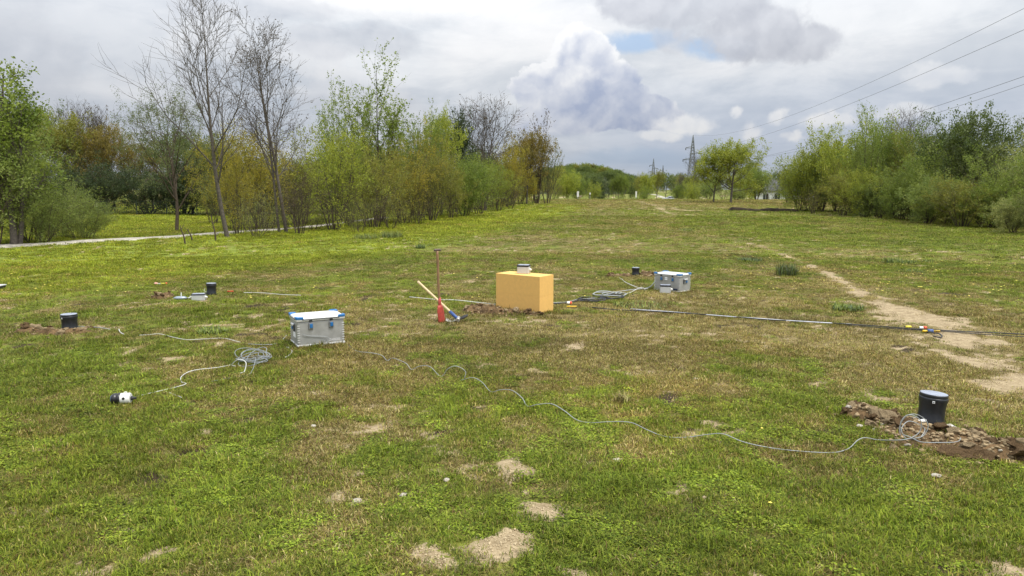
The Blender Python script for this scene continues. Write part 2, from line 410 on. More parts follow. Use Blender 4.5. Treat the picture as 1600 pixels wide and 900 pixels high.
def make_ground():
    # polar sheet: fine inside the view, coarse behind; rings out to the horizon
    ang = np.concatenate([np.arange(-180, -60, 6), np.arange(-60, -44, 1.0), np.arange(-44, 44, .25), np.arange(44, 60, 1.0), np.arange(60, 180, 6)])
    ang = np.radians(ang)
    rad = [0.3]
    while rad[-1] < 4500: rad.append(rad[-1] * (1.05 if rad[-1] < 2.2 else 1.0085 if rad[-1] < 16 else 1.014 if rad[-1] < 130 else 1.06))
    rad = np.array(rad); A, Q = np.meshgrid(ang, rad)
    X = np.sin(A) * Q; Y = np.cos(A) * Q
    Z = hgt(X, Y); lush, bare, dark, left = fields(X, Y)
    n = len(ang); k = len(rad)
    V = np.stack([X.ravel(), Y.ravel(), Z.ravel()], 1)
    V = np.vstack([V, [[0, 0, gz(0, 0)]]])
    j, i = np.meshgrid(np.arange(k - 1), np.arange(n), indexing='ij'); i2 = (i + 1) % n
    F = np.stack([j * n + i, (j + 1) * n + i, (j + 1) * n + i2, j * n + i2], -1).reshape(-1, 4)
    me = np_mesh('ground', V, F, ground_mat(), smooth=True)
    # close the hole at the centre
    import bmesh
    bm = bmesh.new(); bm.from_mesh(me); bm.verts.ensure_lookup_table(); c = bm.verts[len(V) - 1]
    for q in range(n): bm.faces.new((c, bm.verts[q], bm.verts[(q + 1) % n]))
    bmesh.ops.recalc_face_normals(bm, faces=bm.faces); bm.to_mesh(me); bm.free()
    if me.polygons[0].normal.z < 0: me.flip_normals()
    for nm_, arr in (('lush', lush), ('bare', bare), ('dark', dark), ('left', left)):
        a = me.attributes.new(nm_, 'FLOAT', 'POINT'); a.data.foreach_set('value', np.append(arr.ravel(), .5).astype(np.float32))
    tag(link('ground', me), kind='structure')
make_ground()

# gravel path on the left, and the far lane beyond the crest
def ribbon(name, pts, w, m, up=.02):
    pts = smooth_path([(x, y, 0) for x, y in pts], 10); V = []; F = []; K = 5
    rr = random.Random(3)
    for i, p in enumerate(pts):
        t = (pts[min(i + 1, len(pts) - 1)] - pts[max(i - 1, 0)]); t.z = 0; t.normalize(); nrm = Vector((-t.y, t.x, 0))
        for k in range(K):
            s_ = (k / (K - 1) - .5) * w * (1 + (rr.random() - .5) * .16 * (k in (0, K - 1)))
            q = p + nrm * s_; V.append((q.x, q.y, gz(q.x, q.y) + (up if k in (1, 2, 3) else -.02)))
    for i in range(len(pts) - 1):
        for k in range(K - 1): F.append((i * K + k, (i + 1) * K + k, (i + 1) * K + k + 1, i * K + k + 1))
    me = np_mesh(name, V, F, m, smooth=True)
    if me.polygons[0].normal.z < 0: me.flip_normals()
    return tag(link(name, me), kind='structure')
gravel = mat('gravel', (.38, .35, .29), .95, var=.3, scale=6, bump=.6, spec=.1)
pa = [gp(-260, 402), gp(-80, 392), gp(0, 386), gp(150, 377), gp(300, 368.5), gp(420, 360), gp(520, 351), gp(600, 341)]
ribbon('path', [(p.x, p.y) for p in pa], 1.15, gravel, .05)
ribbon('far_lane', [(24, 118), (29.5, 140), (36, 170), (49, 230), (58, 290), (64, 330), (72, 390)], 3.0, gravel, .06)

# ================================================================== TREES
rng = random.Random(11)
def grow(seed, stems, lv):
    """stems: (base, dir, length, r0). lv: list of dicts per level. returns polylines [(pts, radii, level)]"""
    rd = random.Random(seed); out = []
    def branch(p, d, L, r, k):
        c = lv[k]; n = c.get('n', 6); pts = [p.copy()]; rs = [r]; st = L / n
        tip = c.get('tip', .25)
        for i in range(n):
            d = (d + Vector((rd.gauss(0, 1), rd.gauss(0, 1), rd.gauss(0, 1))) * c.get('wob', .08) + Vector((0, 0, c.get('up', .05)))).normalized()
            p = p + d * st; pts.append(p.copy()); rs.append(r * (1 - (1 - tip) * (i + 1) / n))
        out.append((pts, rs, k))
        if k + 1 < len(lv):
            q = lv[k + 1]; m = q['kids']; m = m if isinstance(m, int) else rd.randint(*m)
            ph = rd.random() * 6.28
            for j in range(m):
                t = q.get('from', .25) + (1 - q.get('from', .25)) * (j + rd.random()) / m; t = min(t, .999)
                i = int(t * n); f = t * n - i; a = pts[i].lerp(pts[i + 1], f); ra = rs[i] + (rs[i + 1] - rs[i]) * f
                ax = (pts[i + 1] - pts[i]).normalized(); ph += 2.4 + rd.gauss(0, .4)
                e = ax.cross(Vector((0, 0, 1))); e = e if e.length > .1 else Vector((1, 0, 0)); e.normalize(); g = ax.cross(e)
                side = e * math.cos(ph) + g * math.sin(ph)
                an = q.get('ang', .8) * (1 + rd.gauss(0, .18))
                dd = (ax * math.cos(an) + side * math.sin(an)).normalized()
                shape = q.get('shape', 'dome')
                s_ = (1.15 - t * .75) if shape == 'cone' else (.55 + .9 * math.sin(math.pi * min(1, t * .85 + .1))) if shape == 'dome' else 1.0
                branch(a, dd, L * q['len'] * s_ * (1 + rd.gauss(0, .15)), max(ra * q.get('rr', .55), q.get('rmin', .004)), k + 1)
    for b_, d_, L_, r_ in stems: branch(Vector(b_), Vector(d_).normalized(), L_, r_, 0)
    return out
def wood_mesh(name, lines, sides=(7, 5, 4, 3, 3), levels=None):
    V = []; F = []; base = 0
    for pts, rs, k in lines:
        if levels and k not in levels: continue
        n = sides[min(k, len(sides) - 1)]
        P = np.array([tuple(p) for p in pts]); T = np.gradient(P, axis=0); T /= np.linalg.norm(T, axis=1)[:, None] + 1e-9
        ref = np.array([.31, .17, .93]) if abs(T[0][2]) < .8 else np.array([.93, .2, .1])
        A = np.cross(T, ref); A /= np.linalg.norm(A, axis=1)[:, None]; B = np.cross(T, A)
        q = np.arange(n) * 2 * math.pi / n; rr = np.array(rs)[:, None, None]
        ring = P[:, None] + (A[:, None] * np.cos(q)[None, :, None] + B[:, None] * np.sin(q)[None, :, None]) * rr
        m = len(pts); V.append(ring.reshape(-1, 3))
        j, i = np.meshgrid(np.arange(m - 1), np.arange(n), indexing='ij'); i2 = (i + 1) % n
        F.append((np.stack([j * n + i, j * n + i2, (j + 1) * n + i2, (j + 1) * n + i], -1) + base).reshape(-1, 4)); base += m * n
    return np_mesh(name, np.concatenate(V), np.concatenate(F), None, smooth=True)
def leaf_mesh(name, lines, count, size, spread, seed, levels=(2, 3), tfrom=.3, clump=1, hang=0.0, aspect=.6, cs=.12):
    r = np.random.RandomState(seed); segs = []
    for pts, rs, k in lines:
        if k in levels:
            n = len(pts) - 1
            for i in range(int(n * tfrom), n): segs.append((*pts[i], *pts[i + 1]))
    sg = np.array(segs); L = np.linalg.norm(sg[:, 3:] - sg[:, :3], axis=1); pr = L / L.sum()
    nc = max(1, count // clump); idx = r.choice(len(sg), nc, p=pr); t = r.rand(nc)[:, None]
    P = sg[idx, :3] * (1 - t) + sg[idx, 3:] * t + r.normal(0, spread, (nc, 3))
    tone = r.rand(nc)
    P = np.repeat(P, clump, 0); tone = np.repeat(tone, clump)
    N = len(P); P = P + r.normal(0, cs, (N, 3)) * (clump > 1)
    P[:, 2] -= hang * np.abs(r.normal(0, 1, N)); P[:, 2] = np.maximum(P[:, 2], .04)
    u = r.normal(0, 1, (N, 3)); u[:, 2] *= .6; u /= np.linalg.norm(u, axis=1)[:, None]
    w = r.normal(0, 1, (N, 3)); v = np.cross(u, w); v /= np.linalg.norm(v, axis=1)[:, None]
    s_ = size * (.6 + .8 * r.rand(N))[:, None]
    V = np.stack([P - u * s_ * .5, P + v * s_ * .5 * aspect, P + u * s_ * .5, P - v * s_ * .5 * aspect], 1).reshape(-1, 3)
    F = np.arange(N * 4).reshape(-1, 4)
    return np_mesh(name, V, F, None, rnd=np.clip(tone * .65 + r.rand(N) * .35, 0, 1))
bark = mat('bark', (.085, .066, .048), .9, var=.3, scale=10, bump=.6, spec=.15)
bark_grey = mat('bark_grey', (.105, .09, .075), .9, var=.3, scale=12, bump=.5, spec=.15)
LM = {
 'fresh': leaf_mat('leaf_fresh', (.27, .315, .04)), 'green': leaf_mat('leaf_green', (.18, .24, .040)),
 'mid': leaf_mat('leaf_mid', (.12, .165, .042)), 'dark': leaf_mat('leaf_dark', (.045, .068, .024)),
 'yellow': leaf_mat('leaf_yellow', (.33, .295, .04)), 'olive': leaf_mat('leaf_olive', (.225, .235, .040)),
 'orange': leaf_mat('leaf_orange', (.22, .18, .04)), 'grey': leaf_mat('leaf_grey', (.145, .18, .065)),
 'bud': leaf_mat('leaf_bud', (.085, .065, .035)), 'pale': leaf_mat('leaf_pale', (.28, .31, .10)),
 'soft': leaf_mat('leaf_soft', (.21, .27, .06)),
}
def fan(seed, n, rad, lean, L, r0, vary=.25):
    rd = random.Random(seed); o = []
    for i in range(n):
        a = i * 6.28 / n + rd.gauss(0, .5); q = lean * (.4 + rd.random() * .9)
        o.append(((math.cos(a) * rad * rd.random(), math.sin(a) * rad * rd.random(), -.05), (math.cos(a) * q, math.sin(a) * q, 1), L * (1 + rd.gauss(0, vary)), r0 * (.7 + .5 * rd.random())))
    return o
VAR = {}
def variant(key, lines, leaf=None, wood='bark'):
    wm = wood_mesh(key + '_wood', lines); wm.materials.append(_mats[wood])
    lm = None
    if leaf: lm = leaf_mesh(key + '_leaf', lines, **leaf); lm.materials.append(LM['green'])
    co = np.zeros(len(wm.vertices) * 3, np.float32); wm.vertices.foreach_get('co', co); co = co.reshape(-1, 3)
    if lm:
        c2 = np.zeros(len(lm.vertices) * 3, np.float32); lm.vertices.foreach_get('co', c2); co = np.vstack([co, c2.reshape(-1, 3)])
    hh = float(np.percentile(c2.reshape(-1, 3)[:, 2], 95.5) if lm and leaf['count'] > 7000 else np.percentile(co[:, 2], 99.7)); ww = float(np.percentile(np.abs(co[:, :2]), 97) * 2)
    VAR[key] = (wm, lm, hh, ww)
# leafy hedgerow shrubs, dense
for i in range(4):
    L = grow(100 + i, fan(10 + i, 8, .5, .55, 2.9, .045), [dict(n=7, wob=.09, up=.03), dict(kids=9, len=.48, ang=.85, n=5, wob=.12, up=.06, **{'from': .12}), dict(kids=5, len=.5, ang=.8, n=4, wob=.15, up=.03)])
    variant(f'shrub{i}', L, dict(count=16000, size=.105, spread=.12, seed=i, levels=(1, 2), tfrom=.2, clump=14, cs=.12))
# hedgerow shrubs with bare stems low down, thinner leaf
for i in range(4):
    L = grow(200 + i, fan(40 + i, 9, .7, .42, 3.3, .04), [dict(n=8, wob=.10, up=.03), dict(kids=9, len=.42, ang=.8, n=5, wob=.14, up=.05, **{'from': .25}), dict(kids=5, len=.5, ang=.8, n=4, wob=.18, up=.02)])
    variant(f'thicket{i}', L, dict(count=12000, size=.085, spread=.08, seed=20 + i, levels=(1, 2), tfrom=.3, clump=11, cs=.10))
# twiggy, nearly bare shrub
for i in range(2):
    L = grow(300 + i, fan(60 + i, 9, .6, .5, 2.6, .03), [dict(n=8, wob=.12, up=.02), dict(kids=9, len=.45, ang=.7, n=5, wob=.16, up=.03, **{'from': .15}), dict(kids=6, len=.5, ang=.7, n=4, wob=.2, up=.0, rmin=.004)])
    variant(f'twiggy{i}', L, dict(count=3000, size=.06, spread=.05, seed=50 + i, levels=(2,), clump=2, cs=.04))
# upright shoots with leaves hugging them
for i in range(2):
    L = grow(400 + i, fan(80 + i, 9, .5, .30, 5.6, .05, .16), [dict(n=10, wob=.045, up=.03, tip=.12), dict(kids=12, len=.22, ang=.5, n=4, wob=.08, up=.10, **{'from': .25}), dict(kids=3, len=.4, ang=.5, n=3, wob=.1, up=.05)])
    variant(f'shoots{i}', L, dict(count=8000, size=.10, spread=.04, seed=70 + i, levels=(1, 2), tfrom=.1, clump=3, cs=.05))
# broad-leaved trees on a trunk
for i in range(3):
    L = grow(500 + i, [((0, 0, -.1), (.04, .02, 1), 5.2, .14)], [dict(n=9, wob=.05, up=.05, tip=.3), dict(kids=15, len=.50, ang=.95, n=6, wob=.10, up=.07, shape='dome', **{'from': .24}), dict(kids=7, len=.45, ang=.8, n=5, wob=.14, up=.04), dict(kids=4, len=.45, ang=.8, n=3, wob=.15, up=.02)])
    variant(f'broad{i}', L, dict(count=15000, size=.15, spread=.11, seed=90 + i, levels=(2, 3), tfrom=.3, clump=14, cs=.15), 'bark_grey')
# soft drooping tree and feathery bush
L = grow(600, [((0, 0, -.1), (.08, .0, 1), 5.0, .15)], [dict(n=9, wob=.06, up=.04, tip=.25), dict(kids=17, len=.55, ang=.85, n=7, wob=.10, up=.05, **{'from': .22}), dict(kids=7, len=.4, ang=.7, n=5, wob=.12, up=-.05), dict(kids=4, len=.45, ang=.6, n=4, wob=.12, up=-.12)])
variant('willow', L, dict(count=16000, size=.095, spread=.07, seed=61, levels=(2, 3), hang=.06, aspect=.4, clump=4, cs=.08))
L = grow(610, fan(33, 16, .8, .65, 1.9, .02), [dict(n=6, wob=.07, up=-.02), dict(kids=9, len=.45, ang=.55, n=5, wob=.1, up=-.02, **{'from': .1}), dict(kids=4, len=.45, ang=.5, n=3, wob=.1, up=.0)])
variant('feather', L, dict(count=16000, size=.08, spread=.06, seed=62, levels=(1, 2), tfrom=.05, aspect=.35, clump=3, cs=.06))
# tall poplar with leaf clumps
L = grow(620, [((0, 0, -.1), (.02, .02, 1), 6.2, .13), ((.15, .1, -.1), (.16, .05, 1), 5.2, .10)], [dict(n=10, wob=.04, up=.05, tip=.2), dict(kids=13, len=.34, ang=.65, n=5, wob=.08, up=.10, shape='cone', **{'from': .2}), dict(kids=6, len=.45, ang=.7, n=4, wob=.12, up=.05), dict(kids=3, len=.4, ang=.7, n=3, wob=.1, up=.0)])
variant('poplar', L, dict(count=6500, size=.115, spread=.04, seed=63, levels=(2, 3), tfrom=.45, clump=12, cs=.12), 'bark_grey')
# the two tall bare trees and sparse far ones
L = grow(706, [((0, 0, -.1), (-.13, .03, 1), 8.9, .10)], [dict(n=12, wob=.025, up=.012, tip=.10), dict(kids=17, len=.42, ang=.62, n=8, wob=.06, up=.09, shape='cone', rr=.5, **{'from': .24}), dict(kids=9, len=.40, ang=.62, n=6, wob=.08, up=.05, rr=.5, rmin=.010, **{'from': .15}), dict(kids=6, len=.42, ang=.6, n=4, wob=.10, up=.03, rr=.6, rmin=.0075, **{'from': .1})])
variant('bare_tall', L, None, 'bark_grey')
L = grow(711, [((0.05, 0, -.1), (-.10, .02, 1), 8.0, .078), ((-.25, .15, -.1), (-.06, -.02, 1), 7.2, .062)], [dict(n=12, wob=.03, up=.015, tip=.10), dict(kids=14, len=.36, ang=.65, n=7, wob=.06, up=.08, shape='cone', rr=.5, **{'from': .25}), dict(kids=8, len=.40, ang=.65, n=6, wob=.09, up=.04, rr=.5, rmin=.009, **{'from': .15}), dict(kids=5, len=.42, ang=.6, n=4, wob=.10, up=.02, rr=.6, rmin=.007, **{'from': .1})])
variant('budding', L, dict(count=1900, size=.06, spread=.03, seed=64, levels=(3,), tfrom=.6), 'bark_grey')
L = grow(720, [((0.1, 0, -.1), (.05, .02, 1), 7.6, .10), ((-.2, .1, -.1), (-.12, -.02, 1), 6.8, .08), ((0, -.1, -.1), (.02, .1, 1), 6.6, .07)], [dict(n=10, wob=.03, up=.03, tip=.12), dict(kids=13, len=.30, ang=.55, n=6, wob=.07, up=.07, rmin=.014, **{'from': .25}), dict(kids=7, len=.42, ang=.6, n=5, wob=.09, up=.04, rmin=.012, **{'from': .15}), dict(kids=4, len=.42, ang=.6, n=3, wob=.10, up=.02, rmin=.009)])
variant('sparse', L, dict(count=1500, size=.10, spread=.04, seed=65, levels=(2, 3), tfrom=.6, clump=3, cs=.06), 'bark_grey')
variant('sparse_bare', L, None, 'bark_grey')

def tree(var, px, base, top, wpx, colour, label, cat='tree', name=None, group=None, D=None, rz=None, dx=0):
    """stand a variant at a photo position; base = photo row of its foot, or D = its distance"""
    wm, lm, hh, ww = VAR[var]
    if D is None: p = gp(px, base)
    else: q = ap(px, 300, D); p = Vector((q.x, D, gz(q.x, D)))
    tz = ap(px, top, p.y).z; H = tz - p.z; W = wpx * p.y / FPX
    rz = rng.random() * 6.28 if rz is None else rz
    e = empty(name or ('shrub' if cat == 'shrub' else 'tree'), (p.x, p.y, gz(p.x, p.y)), rz)
    sx = W / ww if wpx else H / hh
    e.scale = (sx, sx, H / hh)
    tag(e, label, cat, group)
    link('trunk' if cat == 'tree' else 'stems', wm, e)
    if lm:
        c = link('crown' if cat == 'tree' else 'foliage', lm, e)
        c.material_slots[0].link = 'OBJECT'; c.material_slots[0].material = LM[colour]
    return e

# ------------------------------------------------------------------ planting
# left bank
tree('poplar', 22, 384, 84, 128, 'green', 'tall leafy tree cut by the left edge of the photo, crown in dark clumps', rz=0.6)
tree('broad1', -60, 372, 150, 170, 'mid', 'leafy tree half out of frame beyond the path at the far left')
tree('thicket2', -10, 384, 215, 150, 'soft', 'light green tall shrub at the foot of the leftmost tree', 'shrub')
tree('thicket0', 42, 378, 190, 110, 'soft', 'yellow green shrub rising right of the leftmost tree trunk', 'shrub')
tree('feather', 62, 380, 298, 130, 'soft', 'feathery bush beside the gravel path under the leftmost tree', 'shrub', name='bush')
tree('feather', 132, 374, 316, 100, 'soft', 'rounded feathery bush at the right end of the bushes by the path', 'shrub', name='bush')
tree('feather', 95, 372, 292, 100, 'soft', 'middle feathery bush rising behind the path bushes', 'shrub', name='bush')
tree('willow', 276, 361, 152, 155, 'grey', 'soft grey green tree on a single trunk standing in the lawn beyond the path')
# woodland beyond the lawn
WG = 'trees of the wood beyond the lawn'
tree('broad0', 95, None, 188, 110, 'olive', 'olive tree of the far left wood, left of the two bare crowns', group=WG, D=54)
tree('broad2', 178, None, 205, 90, 'orange', 'rusty brown tree of the left wood under the bare crowns', group=WG, D=55)
tree('broad1', 238, None, 228, 80, 'orange', 'rusty tree of the left wood behind the grey green lawn tree', group=WG, D=56)
tree('broad2', 40, None, 170, 110, 'mid', 'green tree of the left wood behind the leftmost tree', group=WG, D=58)
tree('broad0', 140, None, 212, 80, 'orange', 'rust and olive tree of the left wood between two taller rusty ones', group=WG, D=60)
tree('sparse_bare', 122, None, 155, 55, 'mid', 'bare thin tree rising out of the left wood, the left one of two', group=WG, D=58)
tree('sparse', 157, None, 162, 80, 'bud', 'bare thin tree with buds rising out of the left wood, the right one of two', group=WG, D=57)
tree('broad1', 300, None, 215, 110, 'mid', 'green tree of the wood seen behind the leaning bare tree', group=WG, D=52)
tree('broad0', 352, None, 225, 110, 'olive', 'olive tree of the wood behind the yellow shrub', group=WG, D=50)
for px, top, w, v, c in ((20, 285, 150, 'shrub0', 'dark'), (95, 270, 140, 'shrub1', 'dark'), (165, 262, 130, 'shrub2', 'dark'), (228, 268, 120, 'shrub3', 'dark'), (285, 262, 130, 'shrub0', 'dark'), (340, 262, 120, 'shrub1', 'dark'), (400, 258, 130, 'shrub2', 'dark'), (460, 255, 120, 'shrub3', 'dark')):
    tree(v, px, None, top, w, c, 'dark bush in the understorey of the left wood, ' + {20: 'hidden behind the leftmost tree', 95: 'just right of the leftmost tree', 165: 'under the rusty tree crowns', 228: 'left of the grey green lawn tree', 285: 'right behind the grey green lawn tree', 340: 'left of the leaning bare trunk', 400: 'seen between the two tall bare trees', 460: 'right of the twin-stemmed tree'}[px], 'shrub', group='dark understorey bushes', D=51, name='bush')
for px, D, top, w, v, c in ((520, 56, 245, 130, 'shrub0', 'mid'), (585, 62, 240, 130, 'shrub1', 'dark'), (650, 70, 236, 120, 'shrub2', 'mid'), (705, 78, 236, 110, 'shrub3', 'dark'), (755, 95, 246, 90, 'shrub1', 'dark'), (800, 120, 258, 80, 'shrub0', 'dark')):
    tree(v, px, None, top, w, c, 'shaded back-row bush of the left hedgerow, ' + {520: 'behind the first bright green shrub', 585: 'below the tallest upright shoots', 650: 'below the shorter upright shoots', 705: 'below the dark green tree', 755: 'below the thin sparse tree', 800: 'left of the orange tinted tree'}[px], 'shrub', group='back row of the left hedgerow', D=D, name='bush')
for px, base in ((362, 362), (392, 366), (425, 362), (455, 361), (490, 362), (512, 360), (545, 357), (575, 354), (602, 352), (628, 349), (655, 346), (684, 342), (712, 339), (738, 335), (762, 331), (788, 326)):
    tree('twiggy%d' % (px % 2), px, base - 3, base - 62 + (px - 360) * .03, 78 - (px - 360) * .06, ('bud', 'olive', 'mid')[px % 3], 'brown twiggy undergrowth shrub inside the foot of the left hedgerow', 'shrub', group='twiggy undergrowth of the left hedgerow')
# hedgerow left of the field, from near to far
tree('bare_tall', 356, 371, -22, 0, 'mid', 'tallest bare tree, leaning left, at the near end of the left hedgerow', rz=0.0)
tree('budding', 446, 364, 12, 0, 'bud', 'tall twin-stemmed tree with tiny buds right of the leaning bare tree', rz=0.2)
tree('thicket1', 372, 366, 230, 100, 'yellow', 'golden yellow shrub at the foot of the leaning bare tree', 'shrub')
tree('thicket3', 412, 358, 213, 110, 'yellow', 'taller yellow shrub between the two tall bare trees', 'shrub')
tree('thicket0', 335, 350, 270, 70, 'olive', 'low olive shrub left of the leaning bare trunk', 'shrub')
tree('twiggy0', 402, 371, 275, 90, 'pale', 'low shrub with pale new leaves between the bare trunks', 'shrub')
tree('twiggy1', 468, 366, 240, 110, 'bud', 'brown twiggy shrub right of the twin-stemmed tree', 'shrub')
tree('thicket2', 470, 352, 230, 100, 'olive', 'olive brown shrub behind the twiggy one in the left hedgerow', 'shrub')
tree('thicket3', 520, 360, 216, 110, 'fresh', 'bright green shrub, first leafy one of the left hedgerow', 'shrub')
tree('shrub2', 540, 346, 213, 105, 'fresh', 'dense fresh green shrub below the tall upright shoots', 'shrub')
tree('shoots0', 545, 350, 150, 100, 'green', 'upright leafy shoots on the left above the hedgerow', rz=1.0)
tree('shoots1', 592, 347, 122, 115, 'green', 'tallest upright leafy shoots standing above the left hedgerow', rz=2.0)
tree('shoots0', 655, 338, 182, 85, 'green', 'shorter upright shoots right of the tallest shoots', rz=3.0)
tree('thicket0', 585, 356, 236, 115, 'olive', 'olive shrub on dark stems below the tallest shoots', 'shrub')
tree('thicket1', 632, 350, 226, 110, 'yellow', 'yellow olive shrub with forked dark stems in mid hedgerow', 'shrub')
tree('twiggy0', 560, 364, 290, 70, 'fresh', 'small open shrub at the grass edge of the left hedgerow', 'shrub')
tree('twiggy1', 610, 358, 285, 70, 'olive', 'small dark-stemmed shrub at the hedge foot beneath the yellow olive one', 'shrub')
tree('thicket2', 676, 346, 233, 90, 'olive', 'olive green shrub left of the dark broad tree', 'shrub')
tree('broad2', 690, None, 186, 75, 'fresh', 'fresh green tree top rising behind the mid hedgerow', D=50)
tree('broad0', 712, None, 190, 70, 'dark', 'dark green tree rising behind the mid hedgerow', D=56)
tree('shrub3', 668, None, 216, 80, 'green', 'green shrub behind the upright shoots', 'shrub', D=48)
tree('sparse', 757, None, 148, 92, 'bud', 'thin tree with sparse dark leaves high above the hedgerow', D=62, rz=0.5)
tree('twiggy0', 652, 350, 270, 70, 'olive', 'thin-leaved shrub with dark stems by the grass, under the dark tree', 'shrub')
tree('thicket1', 706, 342, 248, 80, 'olive', 'olive shrub at the hedge front below the dark green tree', 'shrub')
tree('shrub0', 725, 338, 258, 80, 'green', 'green shrub at the hedge front, left of the sparse thin tree', 'shrub')
tree('thicket3', 752, 334, 254, 75, 'green', 'green shrub on many stems below the sparse thin tree', 'shrub')
tree('thicket0', 776, 330, 258, 65, 'fresh', 'fresh green shrub with dark base right of the sparse thin tree', 'shrub')
tree('shrub1', 745, None, 246, 75, 'green', 'green shrub in the second row behind the sparse thin tree', 'shrub', D=64)
tree('shrub1', 795, None, 234, 60, 'yellow', 'yellow green shrub left of the orange hedge tree', 'shrub', D=72)
tree('broad1', 823, None, 212, 72, 'orange', 'orange tinted tree at the far end of the left hedgerow', D=80)
tree('shoots1', 838, None, 198, 46, 'bud', 'dark-leaved upright shoots above the orange tinted tree', D=84)
tree('shoots0', 856, None, 232, 46, 'grey', 'lower grey shoots leaning right of the orange tinted tree', D=84)
tree('shrub2', 812, 319, 258, 58, 'yellow', 'yellow green shrub under the orange tinted tree', 'shrub')
tree('thicket2', 838, 315, 270, 50, 'olive', 'pale olive shrub at the last corner of the left hedgerow', 'shrub')
tree('twiggy1', 798, 326, 262, 50, 'bud', 'dark brown bare-stemmed shrub at the foot of the hedgerow corner', 'shrub')
FG = 'bushes along the far left edge of the field'
for px, D, top, w, v, c, l in ((862, 118, 268, 42, 'twiggy1', 'olive', 'olive brown twiggy bush past the hedgerow corner'), (884, 125, 274, 40, 'shrub0', 'fresh', 'rounded bright green bush past the hedgerow corner'),
        (872, 140, 264, 40, 'broad2', 'olive', 'olive tree behind the bright green bush below the hill'), (903, 140, 276, 36, 'shrub1', 'green', 'green bush behind the white field post'),
        (920, 150, 274, 36, 'broad0', 'mid', 'dull green tree under the right slope of the hill'), (938, 165, 280, 32, 'shrub2', 'dark', 'dark bush right of the hill wood'),
        (928, 135, 287, 24, 'shrub3', 'fresh', 'small bright bush by the far field edge'), (950, 200, 283, 30, 'broad1', 'grey', 'grey green tree left of the three slim trees')):
    tree(v, px, None, top, w, c, l, 'tree' if v[:5] == 'broad' else 'shrub', group=FG, D=D)
# three slim trees and the far tree line
for k, (px, top, w) in enumerate(((959, 281, 14), (966, 276, 16), (975, 277, 16))):
    tree('broad0' if k % 2 else 'broad1', px, None, top, w, 'green', ('left', 'middle', 'right')[k] + ' one of three slim young trees left of the far lane', group='three slim young trees', D=150)
FL = 'tree line beyond the crest'
for px, D, top, w, v, c, l in ((1000, 205, 276, 26, 'broad2', 'olive', 'olive tree just right of the far lane'), (1012, 190, 275, 28, 'broad0', 'fresh', 'fresh green tree with visible trunk right of the far lane'),
        (1026, 215, 270, 24, 'broad1', 'olive', 'taller olive tree below the smaller pylon'), (1040, 245, 273, 34, 'broad2', 'mid', 'brown green tree behind the parked car'),
        (1057, 250, 276, 30, 'broad0', 'olive', 'rusty olive tree right of the parked car'), (1075, 190, 276, 36, 'broad1', 'fresh', 'fresh green tree at the foot of the big pylon'),
        (1092, 200, 280, 34, 'shrub2', 'dark', 'dark bush behind the left trunk of the tree pair'), (1062, 175, 290, 26, 'shrub0', 'green', 'low green bush right of the parked car'),
        (1083, 165, 288, 30, 'shrub1', 'fresh', 'low fresh green bush left of the tree pair'), (988, 230, 284, 18, 'shrub1', 'mid', 'low bush left of the olive lane tree'),
        (1008, 175, 293, 18, 'shrub3', 'green', 'small bush at the bend of the far lane')):
    tree(v, px, None, top, w, c, l, 'tree' if v[:5] == 'broad' else 'shrub', group=FL, D=D)
tree('sparse_bare', 1086, None, 238, 30, 'mid', 'bare twiggy tree beside the big pylon', D=185)
tree('sparse_bare', 1064, None, 268, 24, 'mid', 'low bare tree left of the big pylon foot', D=185)
# the pair of broad trees
tree('broad2', 1115, 316, 233, 78, 'fresh', 'left one of the pair of broad green trees on bare trunks', group='pair of field trees', rz=0.4)
tree('broad0', 1142, 317, 227, 86, 'fresh', 'right one of the pair of broad green trees on bare trunks', group='pair of field trees', rz=2.0)
for px, D, top, w, v, c, l in ((1108, 120, 282, 40, 'shrub3', 'soft', 'soft green bush behind the left trunk of the pair'), (1130, 118, 282, 36, 'twiggy0', 'bud', 'brown bush between the two trunks of the pair'),
        (1160, 118, 266, 46, 'shrub1', 'fresh', 'fresh green bush right behind the pair of field trees'), (1182, 112, 268, 46, 'shrub0', 'green', 'green bush left of the white house'),
        (1172, 128, 256, 36, 'broad1', 'mid', 'dull green tree top behind the bushes left of the house'), (1204, 128, 280, 40, 'twiggy1', 'grey', 'thin grey bush in front of the white house'),
        (1232, 85, 262, 44, 'shrub2', 'grey', 'grey green bush right of the white house, behind the right hedge'), (1150, 105, 296, 36, 'shrub2', 'soft', 'low bush at the foot of the right trunk of the pair')):
    tree(v, px, None, top, w, c, l, 'tree' if v[:5] == 'broad' else 'shrub', group='bushes behind the pair of field trees', D=D)
